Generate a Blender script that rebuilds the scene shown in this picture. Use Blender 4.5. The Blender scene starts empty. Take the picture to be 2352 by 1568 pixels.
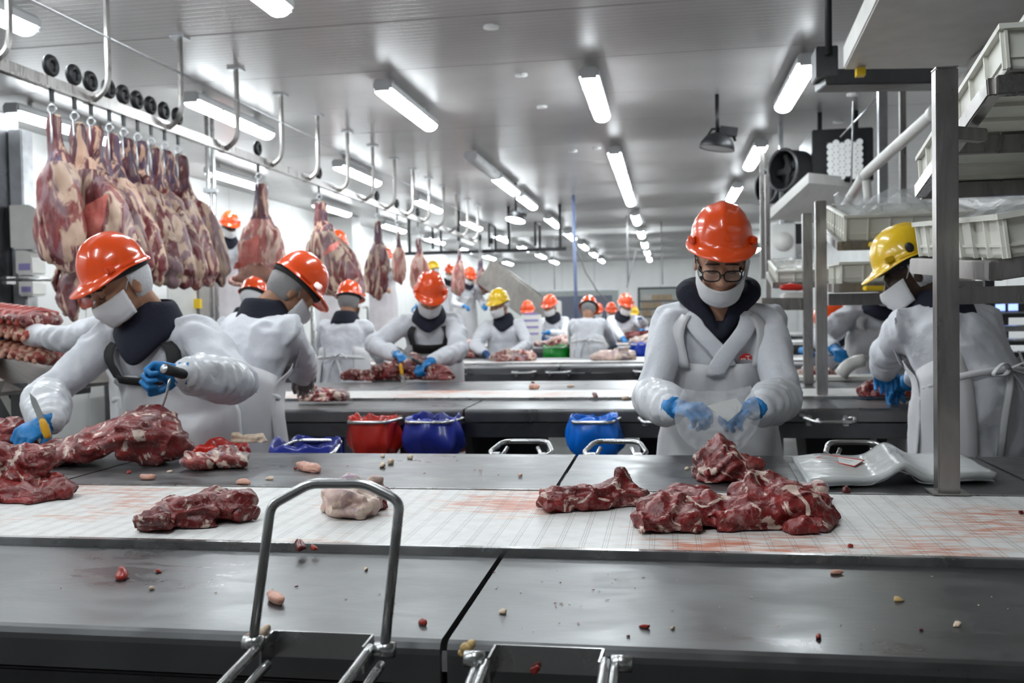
import bpy, bmesh, math, random
import numpy as np
from mathutils import Vector, Matrix, Euler
from math import sin, cos, pi, radians as rad

SC = bpy.context.scene
COL = SC.collection
# ------------------------------------------------------------------ camera
FPX = 2150.0
CAM = np.array([0.0, 0.0, 1.33])
def cam_axes(yaw, pitch, roll):
    r = np.array([cos(yaw), sin(yaw), 0.0]); f = np.array([-sin(yaw), cos(yaw), 0.0]); u = np.array([0, 0, 1.0])
    f2 = f*cos(pitch) + u*sin(pitch); u2 = u*cos(pitch) - f*sin(pitch)
    return np.array([r*cos(roll) + u2*sin(roll), u2*cos(roll) - r*sin(roll), f2])
CR = cam_axes(rad(9.41), rad(-1.645), rad(-1.08))
cd = bpy.data.cameras.new('camera'); cam = bpy.data.objects.new('camera', cd); COL.objects.link(cam)
M = Matrix.Identity(4)
for i in range(3):
    M[i][0] = CR[0][i]; M[i][1] = CR[1][i]; M[i][2] = -CR[2][i]; M[i][3] = CAM[i]
cam.matrix_world = M
cd.sensor_width = 36.0; cd.lens = 36.0*FPX/2352; cd.clip_start = 0.05; cd.clip_end = 100
cd.dof.use_dof = True; cd.dof.focus_distance = 1.9; cd.dof.aperture_fstop = 5.6
SC.camera = cam
SC.cycles.max_bounces = 4; SC.cycles.diffuse_bounces = 3; SC.cycles.glossy_bounces = 2; SC.cycles.transmission_bounces = 3; SC.cycles.transparent_max_bounces = 6
SC.cycles.adaptive_threshold = 0.05
# ------------------------------------------------------------------ world, exposure
w = bpy.data.worlds.new('world'); SC.world = w; w.use_nodes = True
w.node_tree.nodes['Background'].inputs[0].default_value = (0.8, 0.85, 0.9, 1)
w.node_tree.nodes['Background'].inputs[1].default_value = 0.02
SC.view_settings.view_transform = 'Standard'; SC.view_settings.look = 'None'
SC.view_settings.gamma = 1; SC.view_settings.use_curve_mapping = False
SC.view_settings.exposure = 1.66
LAMP_STRENGTH = 12.0
CEIL = 3.22          # ceiling height

def _ray(px, py): return CR.T @ np.array([(px-1176)/FPX, -(py-784)/FPX, 1.0])
def at_z(px, py, z): d = _ray(px, py); return CAM + d*((z-CAM[2])/d[2])
def at_y(px, py, y): d = _ray(px, py); return CAM + d*(y/d[1])
def at_x(px, py, x): d = _ray(px, py); return CAM + d*(x/d[0])

# ------------------------------------------------------------------ numpy noise
_rs = np.random.RandomState(7)
_PERM = _rs.permutation(4096).astype(np.int64); _VAL = _rs.uniform(-1, 1, 4096)
def _h(i, j, k): return _VAL[_PERM[(_PERM[(_PERM[i & 4095] + j) & 4095] + k) & 4095]]
def vnoise(P, freq=1.0, seed=0):
    P = np.asarray(P, float)*freq + seed*17.31
    I = np.floor(P).astype(np.int64); f = P - I; f = f*f*(3-2*f)
    i, j, k = I[:, 0], I[:, 1], I[:, 2]; x, y, z = f[:, 0], f[:, 1], f[:, 2]
    a = _h(i, j, k)*(1-x) + _h(i+1, j, k)*x; b = _h(i, j+1, k)*(1-x) + _h(i+1, j+1, k)*x
    c = _h(i, j, k+1)*(1-x) + _h(i+1, j, k+1)*x; d = _h(i, j+1, k+1)*(1-x) + _h(i+1, j+1, k+1)*x
    return (a*(1-y) + b*y)*(1-z) + (c*(1-y) + d*y)*z
def fbm(P, freq, seed=0, o=3):
    s = 0; a = 1.0
    for q in range(o): s = s + a*vnoise(P, freq*2**q, seed+q*3); a *= .5
    return s

# ------------------------------------------------------------------ materials
MATS = {}
def nmat(name):
    m = bpy.data.materials.new(name); m.use_nodes = True; nt = m.node_tree
    return m, nt, nt.nodes['Principled BSDF']
def N(nt, t, **kw):
    n = nt.nodes.new(t)
    for k, v in kw.items():
        if hasattr(n, k): setattr(n, k, v)
        else: n.inputs[k.replace('_', ' ')].default_value = v
    return n
def ramp(nt, stops, interp='LINEAR'):
    r = nt.nodes.new('ShaderNodeValToRGB'); r.color_ramp.interpolation = interp
    e = r.color_ramp.elements
    while len(e) < len(stops): e.new(0.5)
    for q, (p, c) in zip(e, stops): q.position = p; q.color = (*c, 1) if len(c) == 3 else c
    return r
def L(nt, a, b): nt.links.new(a, b)
def plain(name, col, rough=.5, metal=0.0, noise=.0, nscale=8.0, bump=0.0, bscale=60.0, coat=0.0, trans=0.0, sss=0.0, emit=None, es=1.0, alpha=1.0, spec=None):
    m, nt, p = nmat(name)
    p.inputs['Base Color'].default_value = (*col, 1); p.inputs['Roughness'].default_value = rough
    p.inputs['Metallic'].default_value = metal
    if spec is not None: p.inputs['Specular IOR Level'].default_value = spec
    if coat: p.inputs['Coat Weight'].default_value = coat; p.inputs['Coat Roughness'].default_value = .06
    if trans: p.inputs['Transmission Weight'].default_value = trans
    if sss:
        p.inputs['Subsurface Weight'].default_value = sss; p.inputs['Subsurface Radius'].default_value = (.02, .008, .005)
    if alpha < 1: p.inputs['Alpha'].default_value = alpha
    if emit: p.inputs['Emission Color'].default_value = (*emit, 1); p.inputs['Emission Strength'].default_value = es
    if noise or bump:
        tc = N(nt, 'ShaderNodeTexCoord')
    if noise:
        n = N(nt, 'ShaderNodeTexNoise', Scale=nscale, Detail=4.0); L(nt, tc.outputs['Object'], n.inputs['Vector'])
        r = ramp(nt, [(.3, tuple(c*(1-noise) for c in col)), (.7, tuple(min(1, c*(1+noise*.6)) for c in col))])
        L(nt, n.outputs['Fac'], r.inputs[0]); L(nt, r.outputs[0], p.inputs['Base Color'])
    if bump:
        n2 = N(nt, 'ShaderNodeTexNoise', Scale=bscale, Detail=3.0); L(nt, tc.outputs['Object'], n2.inputs['Vector'])
        b = N(nt, 'ShaderNodeBump', Strength=bump, Distance=.01); L(nt, n2.outputs['Fac'], b.inputs['Height'])
        L(nt, b.outputs[0], p.inputs['Normal'])
    MATS[name] = m
    return m
def steel(name, col=(.42, .42, .42), r0=.22, r1=.5, scale=5.0, stretch=(1, 6, 1), dirt=.25, bmp=.08):
    m, nt, p = nmat(name); tc = N(nt, 'ShaderNodeTexCoord'); geo = N(nt, 'ShaderNodeNewGeometry')
    mp = N(nt, 'ShaderNodeMapping'); mp.inputs['Scale'].default_value = stretch
    L(nt, geo.outputs['Position'], mp.inputs[0])
    n = N(nt, 'ShaderNodeTexNoise', Scale=scale, Detail=7.0, Roughness=.65, Distortion=1.2); L(nt, mp.outputs[0], n.inputs['Vector'])
    n3 = N(nt, 'ShaderNodeTexNoise', Scale=2.2, Detail=3.0); L(nt, geo.outputs['Position'], n3.inputs['Vector'])
    mx = N(nt, 'ShaderNodeMath', operation='ADD'); L(nt, n.outputs['Fac'], mx.inputs[0]); L(nt, n3.outputs['Fac'], mx.inputs[1])
    mr = N(nt, 'ShaderNodeMapRange'); mr.inputs[1].default_value = .75; mr.inputs[2].default_value = 1.25; mr.inputs[3].default_value = r0; mr.inputs[4].default_value = r1
    L(nt, mx.outputs[0], mr.inputs[0]); L(nt, mr.outputs[0], p.inputs['Roughness'])
    r = ramp(nt, [(.35, tuple(c*(1-dirt) for c in col)), (.65, col)]); L(nt, n.outputs['Fac'], r.inputs[0]); L(nt, r.outputs[0], p.inputs['Base Color'])
    p.inputs['Metallic'].default_value = .92
    n2 = N(nt, 'ShaderNodeTexNoise', Scale=scale*9, Detail=4.0); L(nt, mp.outputs[0], n2.inputs['Vector'])
    b = N(nt, 'ShaderNodeBump', Strength=bmp, Distance=.004); L(nt, n2.outputs['Fac'], b.inputs['Height']); L(nt, b.outputs[0], p.inputs['Normal'])
    MATS[name] = m; return m
steel('steel_top', (.20, .20, .204), .25, .48, 3.0, (1.5, 3, 1), .14)
steel('steel_dark', (.13, .13, .137), .25, .5)
steel('steel_post', (.42, .40, .385), .24, .42, 4.0, (6, 6, 1))
steel('steel_bar', (.55, .55, .55), .22, .32, 6.0, (1, 1, 1), .1, .01)
steel('steel_belt_edge', (.5, .5, .5), .16, .4, 8.0, (1, 1, 1))
steel('steel_chute', (.42, .40, .37), .3, .5)
plain('black_iron', (.018, .018, .02), .45, .4, noise=.3)
plain('galv', (.55, .56, .58), .32, .85, noise=.2, nscale=10)
plain('dark_gap', (.02, .02, .022), .8)
plain('rubber_black', (.015, .015, .017), .6)
plain('white_plastic', (.78, .77, .73), .38, noise=.06)
plain('tray_plastic', (.74, .73, .66), .38, noise=.05)
plain('white_pvc', (.74, .73, .70), .4, noise=.08)
plain('panel_white', (.80, .80, .79), .45, noise=.05, nscale=2)
plain('lamp_body', (.52, .53, .54), .5, noise=.06)
plain('lamp_clip', (.6, .6, .6), .3, .6)
plain('lamp_glow', (.9, .95, .95), .4, emit=(.90, .97, 1.0), es=LAMP_STRENGTH)
plain('lamp_off', (.55, .56, .56), .35)
plain('paper', (.82, .82, .80), .7)
plain('paper_red', (.62, .06, .05), .6)
plain('print_grey', (.35, .35, .40), .7)
plain('print_violet', (.32, .28, .55), .7)
plain('yellow_plastic', (.78, .52, .02), .35)
plain('glove_blue', (.012, .20, .52), .42, noise=.25, nscale=25, bump=.25, bscale=90, sss=0.0)
plain('glove_dark', (.02, .07, .2), .45, noise=.3, nscale=25, bump=.25, bscale=90)
plain('glove_mesh', (.34, .30, .29), .5, .3, noise=.35, nscale=60, bump=.5, bscale=220)
plain('coat_white', (.71, .715, .76), .8, noise=.06, nscale=6, bump=.35, bscale=38)
plain('apron_white', (.66, .65, .665), .55, noise=.06, nscale=5, bump=.05, bscale=80)
plain('apron_rosy', (.60, .56, .58), .6, noise=.14, nscale=5, bump=.05, bscale=80)
plain('sleeve_cover', (.70, .71, .74), .28, noise=.05, nscale=8, bump=.5, bscale=30)
plain('trousers_white', (.60, .60, .64), .8)
plain('boot_white', (.7, .7, .7), .4)
plain('navy', (.006, .007, .02), .85, bump=.3, bscale=120)
plain('navy_zip', (.3, .3, .32), .3, .9)
plain('black_cloth', (.02, .019, .02), .75)
plain('mask_white', (.76, .75, .76), .75, bump=.1, bscale=120)
plain('hairnet', (.72, .72, .74), .7, bump=.4, bscale=120)
plain('hair_dark', (.03, .022, .018), .6, bump=.5, bscale=150)
plain('hair_grey', (.30, .29, .29), .65, bump=.5, bscale=150)
plain('skin_light', (.56, .30, .20), .5, noise=.1, nscale=20, sss=0.0)
plain('skin_mid', (.42, .21, .125), .5, noise=.12, nscale=20, sss=0.0)
plain('skin_dark', (.05, .025, .016), .45, noise=.1, nscale=20, sss=0.0)
plain('lips', (.45, .15, .12), .5)
plain('lash', (.01, .008, .008), .6)
plain('eye_white', (.7, .68, .66), .3)
plain('helmet_orange', (.86, .085, .012), .22, coat=.6)
plain('helmet_yellow', (.82, .52, .012), .25, coat=.5)
plain('glasses_black', (.008, .008, .009), .2)
plain('fat', (.72, .56, .42), .45, noise=.25, nscale=60, sss=0.0)
plain('fat_yellow', (.70, .48, .20), .4, noise=.25, nscale=60, sss=0.0)
plain('scrap_red', (.33, .03, .02), .32, noise=.5, nscale=60)
plain('scrap_dark', (.12, .01, .01), .32, noise=.5, nscale=60)
plain('scrap_pink', (.62, .32, .24), .4, noise=.3, nscale=60)
plain('bag_red', (.60, .022, .012), .3, noise=.3, nscale=6, coat=.2)
plain('bag_blue', (.02, .035, .32), .3, noise=.3, nscale=6, coat=.2)
plain('bag_sky', (.0, .16, .72), .3, noise=.25, nscale=6, coat=.2)
plain('bag_royal', (.005, .05, .55), .3, noise=.3, nscale=6, coat=.2)
plain('bag_green', (.01, .28, .03), .3, noise=.3, nscale=6, coat=.2)
plain('knife_yellow', (.75, .40, .02), .4)
plain('blue_plastic', (.01, .22, .60), .4)
plain('cart_brown', (.25, .16, .10), .6, noise=.3)
plain('window_dark', (.12, .13, .17), .2)
plain('window_grey', (.32, .34, .33), .25)
plain('screen_glow', (.2, .3, .6), .3, emit=(.25, .35, .9), es=.8)
plain('cable', (.25, .25, .26), .5)
plain('pole_blue', (.16, .20, .34), .45)
plain('emblem_red', (.55, .02, .02), .6)
plain('card_board', (.30, .22, .14), .75, noise=.2)
# clear film: thin plastic that lets light through
m, nt, p = nmat('clear_film'); MATS['clear_film'] = m
p.inputs['Base Color'].default_value = (.80, .81, .83, 1); p.inputs['Roughness'].default_value = .12
p.inputs['Alpha'].default_value = .26
tc = N(nt, 'ShaderNodeTexCoord'); n2 = N(nt, 'ShaderNodeTexNoise', Scale=22.0, Detail=4.0, Distortion=1.5); L(nt, tc.outputs['Object'], n2.inputs['Vector'])
b = N(nt, 'ShaderNodeBump', Strength=.8, Distance=.012); L(nt, n2.outputs['Fac'], b.inputs['Height']); L(nt, b.outputs[0], p.inputs['Normal'])
m, nt, p = nmat('film_stack'); MATS['film_stack'] = m
p.inputs['Base Color'].default_value = (.60, .615, .61, 1); p.inputs['Roughness'].default_value = .16
tc = N(nt, 'ShaderNodeTexCoord'); n2 = N(nt, 'ShaderNodeTexNoise', Scale=14.0, Detail=3.0, Distortion=1.0); L(nt, tc.outputs['Object'], n2.inputs['Vector'])
b = N(nt, 'ShaderNodeBump', Strength=.25, Distance=.01); L(nt, n2.outputs['Fac'], b.inputs['Height']); L(nt, b.outputs[0], p.inputs['Normal'])
# lens glass of spectacles
m, nt, p = nmat('lens_glass'); MATS['lens_glass'] = m
p.inputs['Base Color'].default_value = (.6, .62, .65, 1); p.inputs['Roughness'].default_value = .05; p.inputs['Alpha'].default_value = .12

def meat_mat(name, reds, fat, fatamt, silver, silveramt, scale=18.0, stretch=(1, 1, 1), rough=.3):
    m, nt, p = nmat(name); tc = N(nt, 'ShaderNodeTexCoord'); oi = N(nt, 'ShaderNodeObjectInfo')
    ad = N(nt, 'ShaderNodeVectorMath', operation='MULTIPLY_ADD'); ad.inputs[1].default_value = stretch
    cx = N(nt, 'ShaderNodeCombineXYZ')
    mu = N(nt, 'ShaderNodeMath', operation='MULTIPLY'); mu.inputs[1].default_value = 40.0
    L(nt, oi.outputs['Random'], mu.inputs[0]); L(nt, mu.outputs[0], cx.inputs[0]); L(nt, mu.outputs[0], cx.inputs[1])
    L(nt, tc.outputs['Object'], ad.inputs[0]); L(nt, cx.outputs[0], ad.inputs[2]); V = ad.outputs[0]
    n1 = N(nt, 'ShaderNodeTexNoise', Scale=scale*1.3, Detail=6.0, Roughness=.6, Distortion=.6); L(nt, V, n1.inputs['Vector'])
    r1 = ramp(nt, [(.3, reds[0]), (.55, reds[1]), (.75, reds[2])]); L(nt, n1.outputs['Fac'], r1.inputs[0])
    n2 = N(nt, 'ShaderNodeTexNoise', Scale=scale*.55, Detail=5.0, Roughness=.55, Distortion=2.2); L(nt, V, n2.inputs['Vector'])
    r2 = ramp(nt, [(silveramt, (0, 0, 0)), (silveramt+.08, (1, 1, 1))]); L(nt, n2.outputs['Fac'], r2.inputs[0])
    m1 = N(nt, 'ShaderNodeMix', data_type='RGBA'); L(nt, r2.outputs[0], m1.inputs[0]); L(nt, r1.outputs[0], m1.inputs[6]); m1.inputs[7].default_value = (*silver, 1)
    n3 = N(nt, 'ShaderNodeTexNoise', Scale=scale*.8, Detail=6.0, Roughness=.55, Distortion=3.0); mp3 = N(nt, 'ShaderNodeMapping'); mp3.inputs['Location'].default_value = (5.2, 1.3, 8.1)
    L(nt, V, mp3.inputs[0]); L(nt, mp3.outputs[0], n3.inputs['Vector'])
    r3 = ramp(nt, [(fatamt, (0, 0, 0)), (fatamt+.05, (1, 1, 1))]); L(nt, n3.outputs['Fac'], r3.inputs[0])
    m2 = N(nt, 'ShaderNodeMix', data_type='RGBA'); L(nt, r3.outputs[0], m2.inputs[0]); L(nt, m1.outputs[2], m2.inputs[6]); m2.inputs[7].default_value = (*fat, 1)
    # thin marbling lines
    n5 = N(nt, 'ShaderNodeTexNoise', Scale=scale*1.1, Detail=5.0, Roughness=.6, Distortion=1.6); mp5 = N(nt, 'ShaderNodeMapping'); mp5.inputs['Location'].default_value = (1.7, 9.3, 2.2)
    L(nt, V, mp5.inputs[0]); L(nt, mp5.outputs[0], n5.inputs['Vector'])
    r5 = ramp(nt, [(.485, (0, 0, 0)), (.50, (.2, .2, .2)), (.515, (0, 0, 0))]); L(nt, n5.outputs['Fac'], r5.inputs[0])
    m5 = N(nt, 'ShaderNodeMix', data_type='RGBA'); L(nt, r5.outputs[0], m5.inputs[0]); L(nt, m2.outputs[2], m5.inputs[6]); m5.inputs[7].default_value = (*fat, 1)
    # broad tone variation of the muscle
    n6 = N(nt, 'ShaderNodeTexNoise', Scale=scale*.3, Detail=2.0); L(nt, V, n6.inputs['Vector'])
    r6 = ramp(nt, [(.35, (.62, .62, .62)), (.65, (1.15, 1.1, 1.1))]); L(nt, n6.outputs['Fac'], r6.inputs[0])
    m6 = N(nt, 'ShaderNodeMix', data_type='RGBA'); m6.blend_type = 'MULTIPLY'; m6.inputs[0].default_value = 1.0; L(nt, m5.outputs[2], m6.inputs[6]); L(nt, r6.outputs[0], m6.inputs[7])
    L(nt, m6.outputs[2], p.inputs['Base Color']); p.inputs['Roughness'].default_value = rough + .06
    pass
    n4 = N(nt, 'ShaderNodeTexNoise', Scale=scale*4, Detail=7.0, Distortion=1.0); L(nt, V, n4.inputs['Vector'])
    b = N(nt, 'ShaderNodeBump', Strength=.5, Distance=.006); L(nt, n4.outputs['Fac'], b.inputs['Height']); L(nt, b.outputs[0], p.inputs['Normal'])
    MATS[name] = m; return m
RD = [(.085, .005, .007), (.20, .014, .014), (.33, .035, .03)]
meat_mat('meat', RD, (.68, .54, .46), .568, (.36, .17, .17), .60, 15)
meat_mat('meat_lean', RD, (.70, .55, .46), .66, (.30, .12, .13), .64, 16)
meat_mat('meat_fatty', [(.14, .012, .014), (.30, .05, .045), (.45, .14, .11)], (.72, .56, .47), .50, (.42, .32, .36), .52, 12)
meat_mat('meat_pale', [(.45, .28, .26), (.62, .46, .40), (.72, .58, .48)], (.74, .60, .48), .53, (.34, .25, .32), .53, 9)
meat_mat('meat_ribs', [(.20, .02, .02), (.40, .07, .05), (.55, .20, .14)], (.72, .50, .38), .52, (.40, .2, .18), .62, 10, (1, 1, 1))
meat_mat('carcass', [(.07, .010, .016), (.20, .035, .042), (.42, .15, .12)], (.62, .45, .34), .49, (.30, .19, .21), .50, 5.5, (1.3, 1.3, .40), .38)
meat_mat('carcass_pale', [(.24, .05, .055), (.45, .16, .14), (.58, .30, .25)], (.64, .44, .36), .49, (.34, .20, .22), .55, 6.0, (1.3, 1.3, .40), .38)
meat_mat('shank', [(.06, .02, .04), (.14, .03, .04), (.36, .12, .10)], (.66, .42, .30), .53, (.10, .06, .11), .50, 8.0, (1.5, 1.5, .35), .4)
meat_mat('cut_face', [(.50, .10, .085), (.60, .16, .13), (.66, .24, .20)], (.68, .42, .36), .66, (.5, .2, .18), .7, 12)
plain('cavity', (.22, .10, .07), .5, noise=.4, nscale=12)

# ------------------------------------------------------------------ mesh helpers
def mesh_from(name, V, F, mat=None, smooth=True):
    me = bpy.data.meshes.new(name)
    me.from_pydata([tuple(map(float, v)) for v in V], [], [tuple(map(int, f)) for f in F])
    if mat: me.materials.append(MATS[mat] if isinstance(mat, str) else mat)
    if smooth and len(me.polygons): me.polygons.foreach_set('use_smooth', [True]*len(me.polygons))
    me.update(); return me
def link(name, me, parent=None, loc=None):
    o = bpy.data.objects.new(name, me); COL.objects.link(o)
    if loc is not None: o.location = tuple(map(float, loc))
    if parent is not None: o.parent = parent
    return o
def tag(o, label, cat, group=None):
    o['label'] = label; o['category'] = cat
    if group: o['group'] = group
    return o
def thing(name, label, cat, loc=(0, 0, 0), group=None, rz=0.0):
    o = bpy.data.objects.new(name, None); COL.objects.link(o); o.location = tuple(map(float, loc)); o.rotation_euler = (0, 0, rz)
    o.empty_display_size = .05
    return tag(o, label, cat, group)
def structure(o): o['kind'] = 'structure'; return o
class MB:
    def __init__(s): s.V = []; s.F = []; s.n = 0
    def add(s, V, F):
        V = np.asarray(V, float); s.V.append(V)
        s.F += [tuple(i + s.n for i in f) for f in F]; s.n += len(V); return s
    def box(s, c, size, R=None):
        c = np.asarray(c, float); h = np.asarray(size, float)/2
        P = np.array([[x, y, z] for x in (-1, 1) for y in (-1, 1) for z in (-1, 1)])*h
        if R is not None: P = P @ np.asarray(R).T
        return s.add(P + c, [(0, 1, 3, 2), (4, 6, 7, 5), (0, 4, 5, 1), (2, 3, 7, 6), (0, 2, 6, 4), (1, 5, 7, 3)])
    def bbox(s, a, b): a = np.asarray(a, float); b = np.asarray(b, float); return s.box((a+b)/2, np.abs(b-a))
    def prism(s, pts2, fn0, fn1):
        n = len(pts2); V = [fn0(p) for p in pts2] + [fn1(p) for p in pts2]
        F = [(i, (i+1) % n, n+(i+1) % n, n+i) for i in range(n)] + [tuple(range(n))[::-1], tuple(range(n, 2*n))]
        return s.add(V, F)
    def tube(s, pts, r, n=10, caps=True, closed=False, flat=1.0, up=None):
        pts = np.asarray(pts, float); m = len(pts); rr = np.ones(m)*r if np.isscalar(r) else np.asarray(r, float)
        V = []; T = np.zeros_like(pts)
        for i in range(m):
            a = pts[(i-1) % m] if (closed or i > 0) else pts[i]; b = pts[(i+1) % m] if (closed or i < m-1) else pts[i]
            T[i] = (b-a)/(np.linalg.norm(b-a)+1e-12)
        u = np.array([0, 0, 1.0]) if up is None else np.asarray(up, float)
        if abs(T[0] @ u) > .95: u = np.array([1.0, 0, 0])
        for i in range(m):
            a = np.cross(T[i], u); a /= (np.linalg.norm(a)+1e-12); b = np.cross(a, T[i])
            if up is None: u = b
            for k in range(n):
                t = 2*pi*k/n; V.append(pts[i] + rr[i]*(a*cos(t) + flat*b*sin(t)))
        F = []
        for i in range(m if closed else m-1):
            j = (i+1) % m
            for k in range(n): F.append((i*n+k, i*n+(k+1) % n, j*n+(k+1) % n, j*n+k))
        if caps and not closed: F += [tuple(range(n))[::-1], tuple(range((m-1)*n, m*n))]
        return s.add(V, F)
    def capsule(s, pts, r, n=12):
        pts = np.asarray(pts, float); m = len(pts); rr = np.ones(m)*r if np.isscalar(r) else np.asarray(r, float)
        t0 = pts[0]-pts[1]; t0 /= np.linalg.norm(t0)+1e-12; t1 = pts[-1]-pts[-2]; t1 /= np.linalg.norm(t1)+1e-12
        A = []; RA = []
        for q in (1.0, .85, .5): A.append(pts[0]+t0*rr[0]*q); RA.append(rr[0]*math.sqrt(max(1-q*q, .02)))
        B = []; RB = []
        for q in (.5, .85, 1.0): B.append(pts[-1]+t1*rr[-1]*q); RB.append(rr[-1]*math.sqrt(max(1-q*q, .02)))
        return s.tube(np.array(A+list(pts)+B), np.array(RA+list(rr)+RB), n)
    def ell(s, c, r, R=None, nu=16, nv=10):
        V = [(0, 0, -1)]
        for i in range(1, nv):
            p = -pi/2 + pi*i/nv
            for k in range(nu): t = 2*pi*k/nu; V.append((cos(p)*cos(t), cos(p)*sin(t), sin(p)))
        V.append((0, 0, 1)); V = np.array(V)*np.asarray(r, float)
        if R is not None: V = V @ np.asarray(R).T
        F = [(0, 1+(k+1) % nu, 1+k) for k in range(nu)]
        for i in range(nv-2):
            for k in range(nu): a = 1+i*nu; F.append((a+k, a+(k+1) % nu, a+nu+(k+1) % nu, a+nu+k))
        last = 1+(nv-1)*nu; a = 1+(nv-2)*nu
        F += [(a+k, a+(k+1) % nu, last) for k in range(nu)]
        return s.add(V+np.asarray(c, float), F)
    def loft(s, rings, closed=True, cap=True):
        n = len(rings[0]); m = len(rings); V = np.concatenate([np.asarray(r, float) for r in rings])
        F = []
        for i in range(m-1):
            for k in range(n if closed else n-1): F.append((i*n+k, i*n+(k+1) % n, (i+1)*n+(k+1) % n, (i+1)*n+k))
        if cap and closed: F += [tuple(range(n))[::-1], tuple(range((m-1)*n, m*n))]
        return s.add(V, F)
    def mesh(s, name, mat, smooth=True): return mesh_from(name, np.concatenate(s.V), s.F, mat, smooth)
    def build(s, name, mat, parent=None, smooth=False, loc=None):
        return link(name, s.mesh(name, mat, smooth), parent, loc)
def bevel(me, w=.004, seg=2):
    b = bmesh.new(); b.from_mesh(me)
    bmesh.ops.bevel(b, geom=b.edges[:], offset=w, segments=seg, affect='EDGES', clamp_overlap=True)
    b.to_mesh(me); b.free(); return me
def boxobj(name, a, b_, mat, parent=None, bw=0.0, loc=None):
    mb = MB().bbox(a, b_); me = mb.mesh(name, mat, False)
    if bw: bevel(me, bw)
    return link(name, me, parent, loc)
def rod(name, pts, r, mat, parent=None, n=10, closed=False): return MB().tube(pts, r, n, closed=closed).build(name, mat, parent, True)
TMP = bpy.data.scenes.new('tmp_remesh')
def remesh(mb, voxel, smooth_it=2, disp=None, name='m', mat=None):
    """union of overlapping shells -> one continuous surface"""
    me = mb.mesh('t', None) if isinstance(mb, MB) else mb
    o = bpy.data.objects.new('t', me); TMP.collection.objects.link(o)
    md = o.modifiers.new('r', 'REMESH'); md.mode = 'VOXEL'; md.voxel_size = voxel
    if smooth_it:
        s = o.modifiers.new('s', 'SMOOTH'); s.factor = .5; s.iterations = smooth_it
    vl = TMP.view_layers[0]; vl.update(); dg = vl.depsgraph
    r = bpy.data.meshes.new_from_object(o.evaluated_get(dg), depsgraph=dg)
    bpy.data.objects.remove(o); bpy.data.meshes.remove(me)
    if disp is not None:
        n = len(r.vertices); co = np.zeros(n*3); r.vertices.foreach_get('co', co); co = co.reshape(-1, 3)
        no = np.zeros(n*3); r.vertices.foreach_get('normal', no); no = no.reshape(-1, 3)
        co = disp(co, no); r.vertices.foreach_set('co', co.ravel()); r.update()
    r.name = name
    if mat: r.materials.clear(); r.materials.append(MATS[mat])
    r.polygons.foreach_set('use_smooth', [True]*len(r.polygons)); r.update()
    return r
def shift(me, d): me.transform(Matrix.Translation(Vector(tuple(-np.asarray(d, float))))); return me
def place(name, me, origin, parent=None):
    """mesh given in world coordinates -> object whose origin is at `origin`"""
    shift(me, origin); return link(name, me, parent, origin)
# ------------------------------------------------------------------ room shell
XL, XR, YB, YN = -6.15, 4.6, 34.3, -4.5
def floor_mat():
    m, nt, p = nmat('floor'); geo = N(nt, 'ShaderNodeNewGeometry')
    n = N(nt, 'ShaderNodeTexNoise', Scale=3.0, Detail=6.0); L(nt, geo.outputs['Position'], n.inputs['Vector'])
    r = ramp(nt, [(.3, (.055, .05, .05)), (.7, (.13, .12, .115))]); L(nt, n.outputs['Fac'], r.inputs[0]); L(nt, r.outputs[0], p.inputs['Base Color'])
    p.inputs['Roughness'].default_value = .35; MATS['floor'] = m
floor_mat()
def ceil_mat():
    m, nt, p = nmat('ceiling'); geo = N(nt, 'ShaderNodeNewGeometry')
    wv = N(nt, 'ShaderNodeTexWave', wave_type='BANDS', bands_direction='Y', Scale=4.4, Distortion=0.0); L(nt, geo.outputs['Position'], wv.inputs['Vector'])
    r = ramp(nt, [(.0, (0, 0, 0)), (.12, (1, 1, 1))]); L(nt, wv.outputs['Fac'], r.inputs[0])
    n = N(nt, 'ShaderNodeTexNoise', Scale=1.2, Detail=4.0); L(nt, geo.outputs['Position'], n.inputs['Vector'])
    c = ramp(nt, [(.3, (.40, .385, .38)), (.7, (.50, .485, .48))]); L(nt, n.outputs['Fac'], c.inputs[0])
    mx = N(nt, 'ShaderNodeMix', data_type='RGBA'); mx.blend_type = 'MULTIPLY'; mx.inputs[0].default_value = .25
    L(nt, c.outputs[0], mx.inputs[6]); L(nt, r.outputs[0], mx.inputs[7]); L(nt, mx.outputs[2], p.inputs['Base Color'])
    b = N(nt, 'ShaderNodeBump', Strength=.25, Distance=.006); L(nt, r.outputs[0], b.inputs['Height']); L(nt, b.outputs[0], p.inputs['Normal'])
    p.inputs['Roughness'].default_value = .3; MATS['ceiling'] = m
ceil_mat()
def wall_mat(name, col, sx, sz, axis):
    m, nt, p = nmat(name); geo = N(nt, 'ShaderNodeNewGeometry')
    n = N(nt, 'ShaderNodeTexNoise', Scale=.8, Detail=3.0); L(nt, geo.outputs['Position'], n.inputs['Vector'])
    c = ramp(nt, [(.3, tuple(q*.93 for q in col)), (.7, col)]); L(nt, n.outputs['Fac'], c.inputs[0]); L(nt, c.outputs[0], p.inputs['Base Color'])
    p.inputs['Roughness'].default_value = .22; MATS[name] = m
wall_mat('wall_panel', (.76, .77, .76), 1, 1, 0)
def wall_box(name, a, b): return structure(boxobj(name, a, b, 'wall_panel'))
structure(boxobj('floor', (XL, YN, -.1), (XR, YB, 0), 'floor'))
wl = wall_box('wall_left', (XL-.1, YN, 0), (XL, YB, CEIL)); wr = wall_box('wall_right', (XR, YN, 0), (XR+.1, YB, CEIL))
wb = wall_box('wall_back', (XL, YB, 0), (XR, YB+.1, CEIL)); wall_box('wall_near', (XL, YN-.1, 0), (XR, YN, CEIL))
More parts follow.
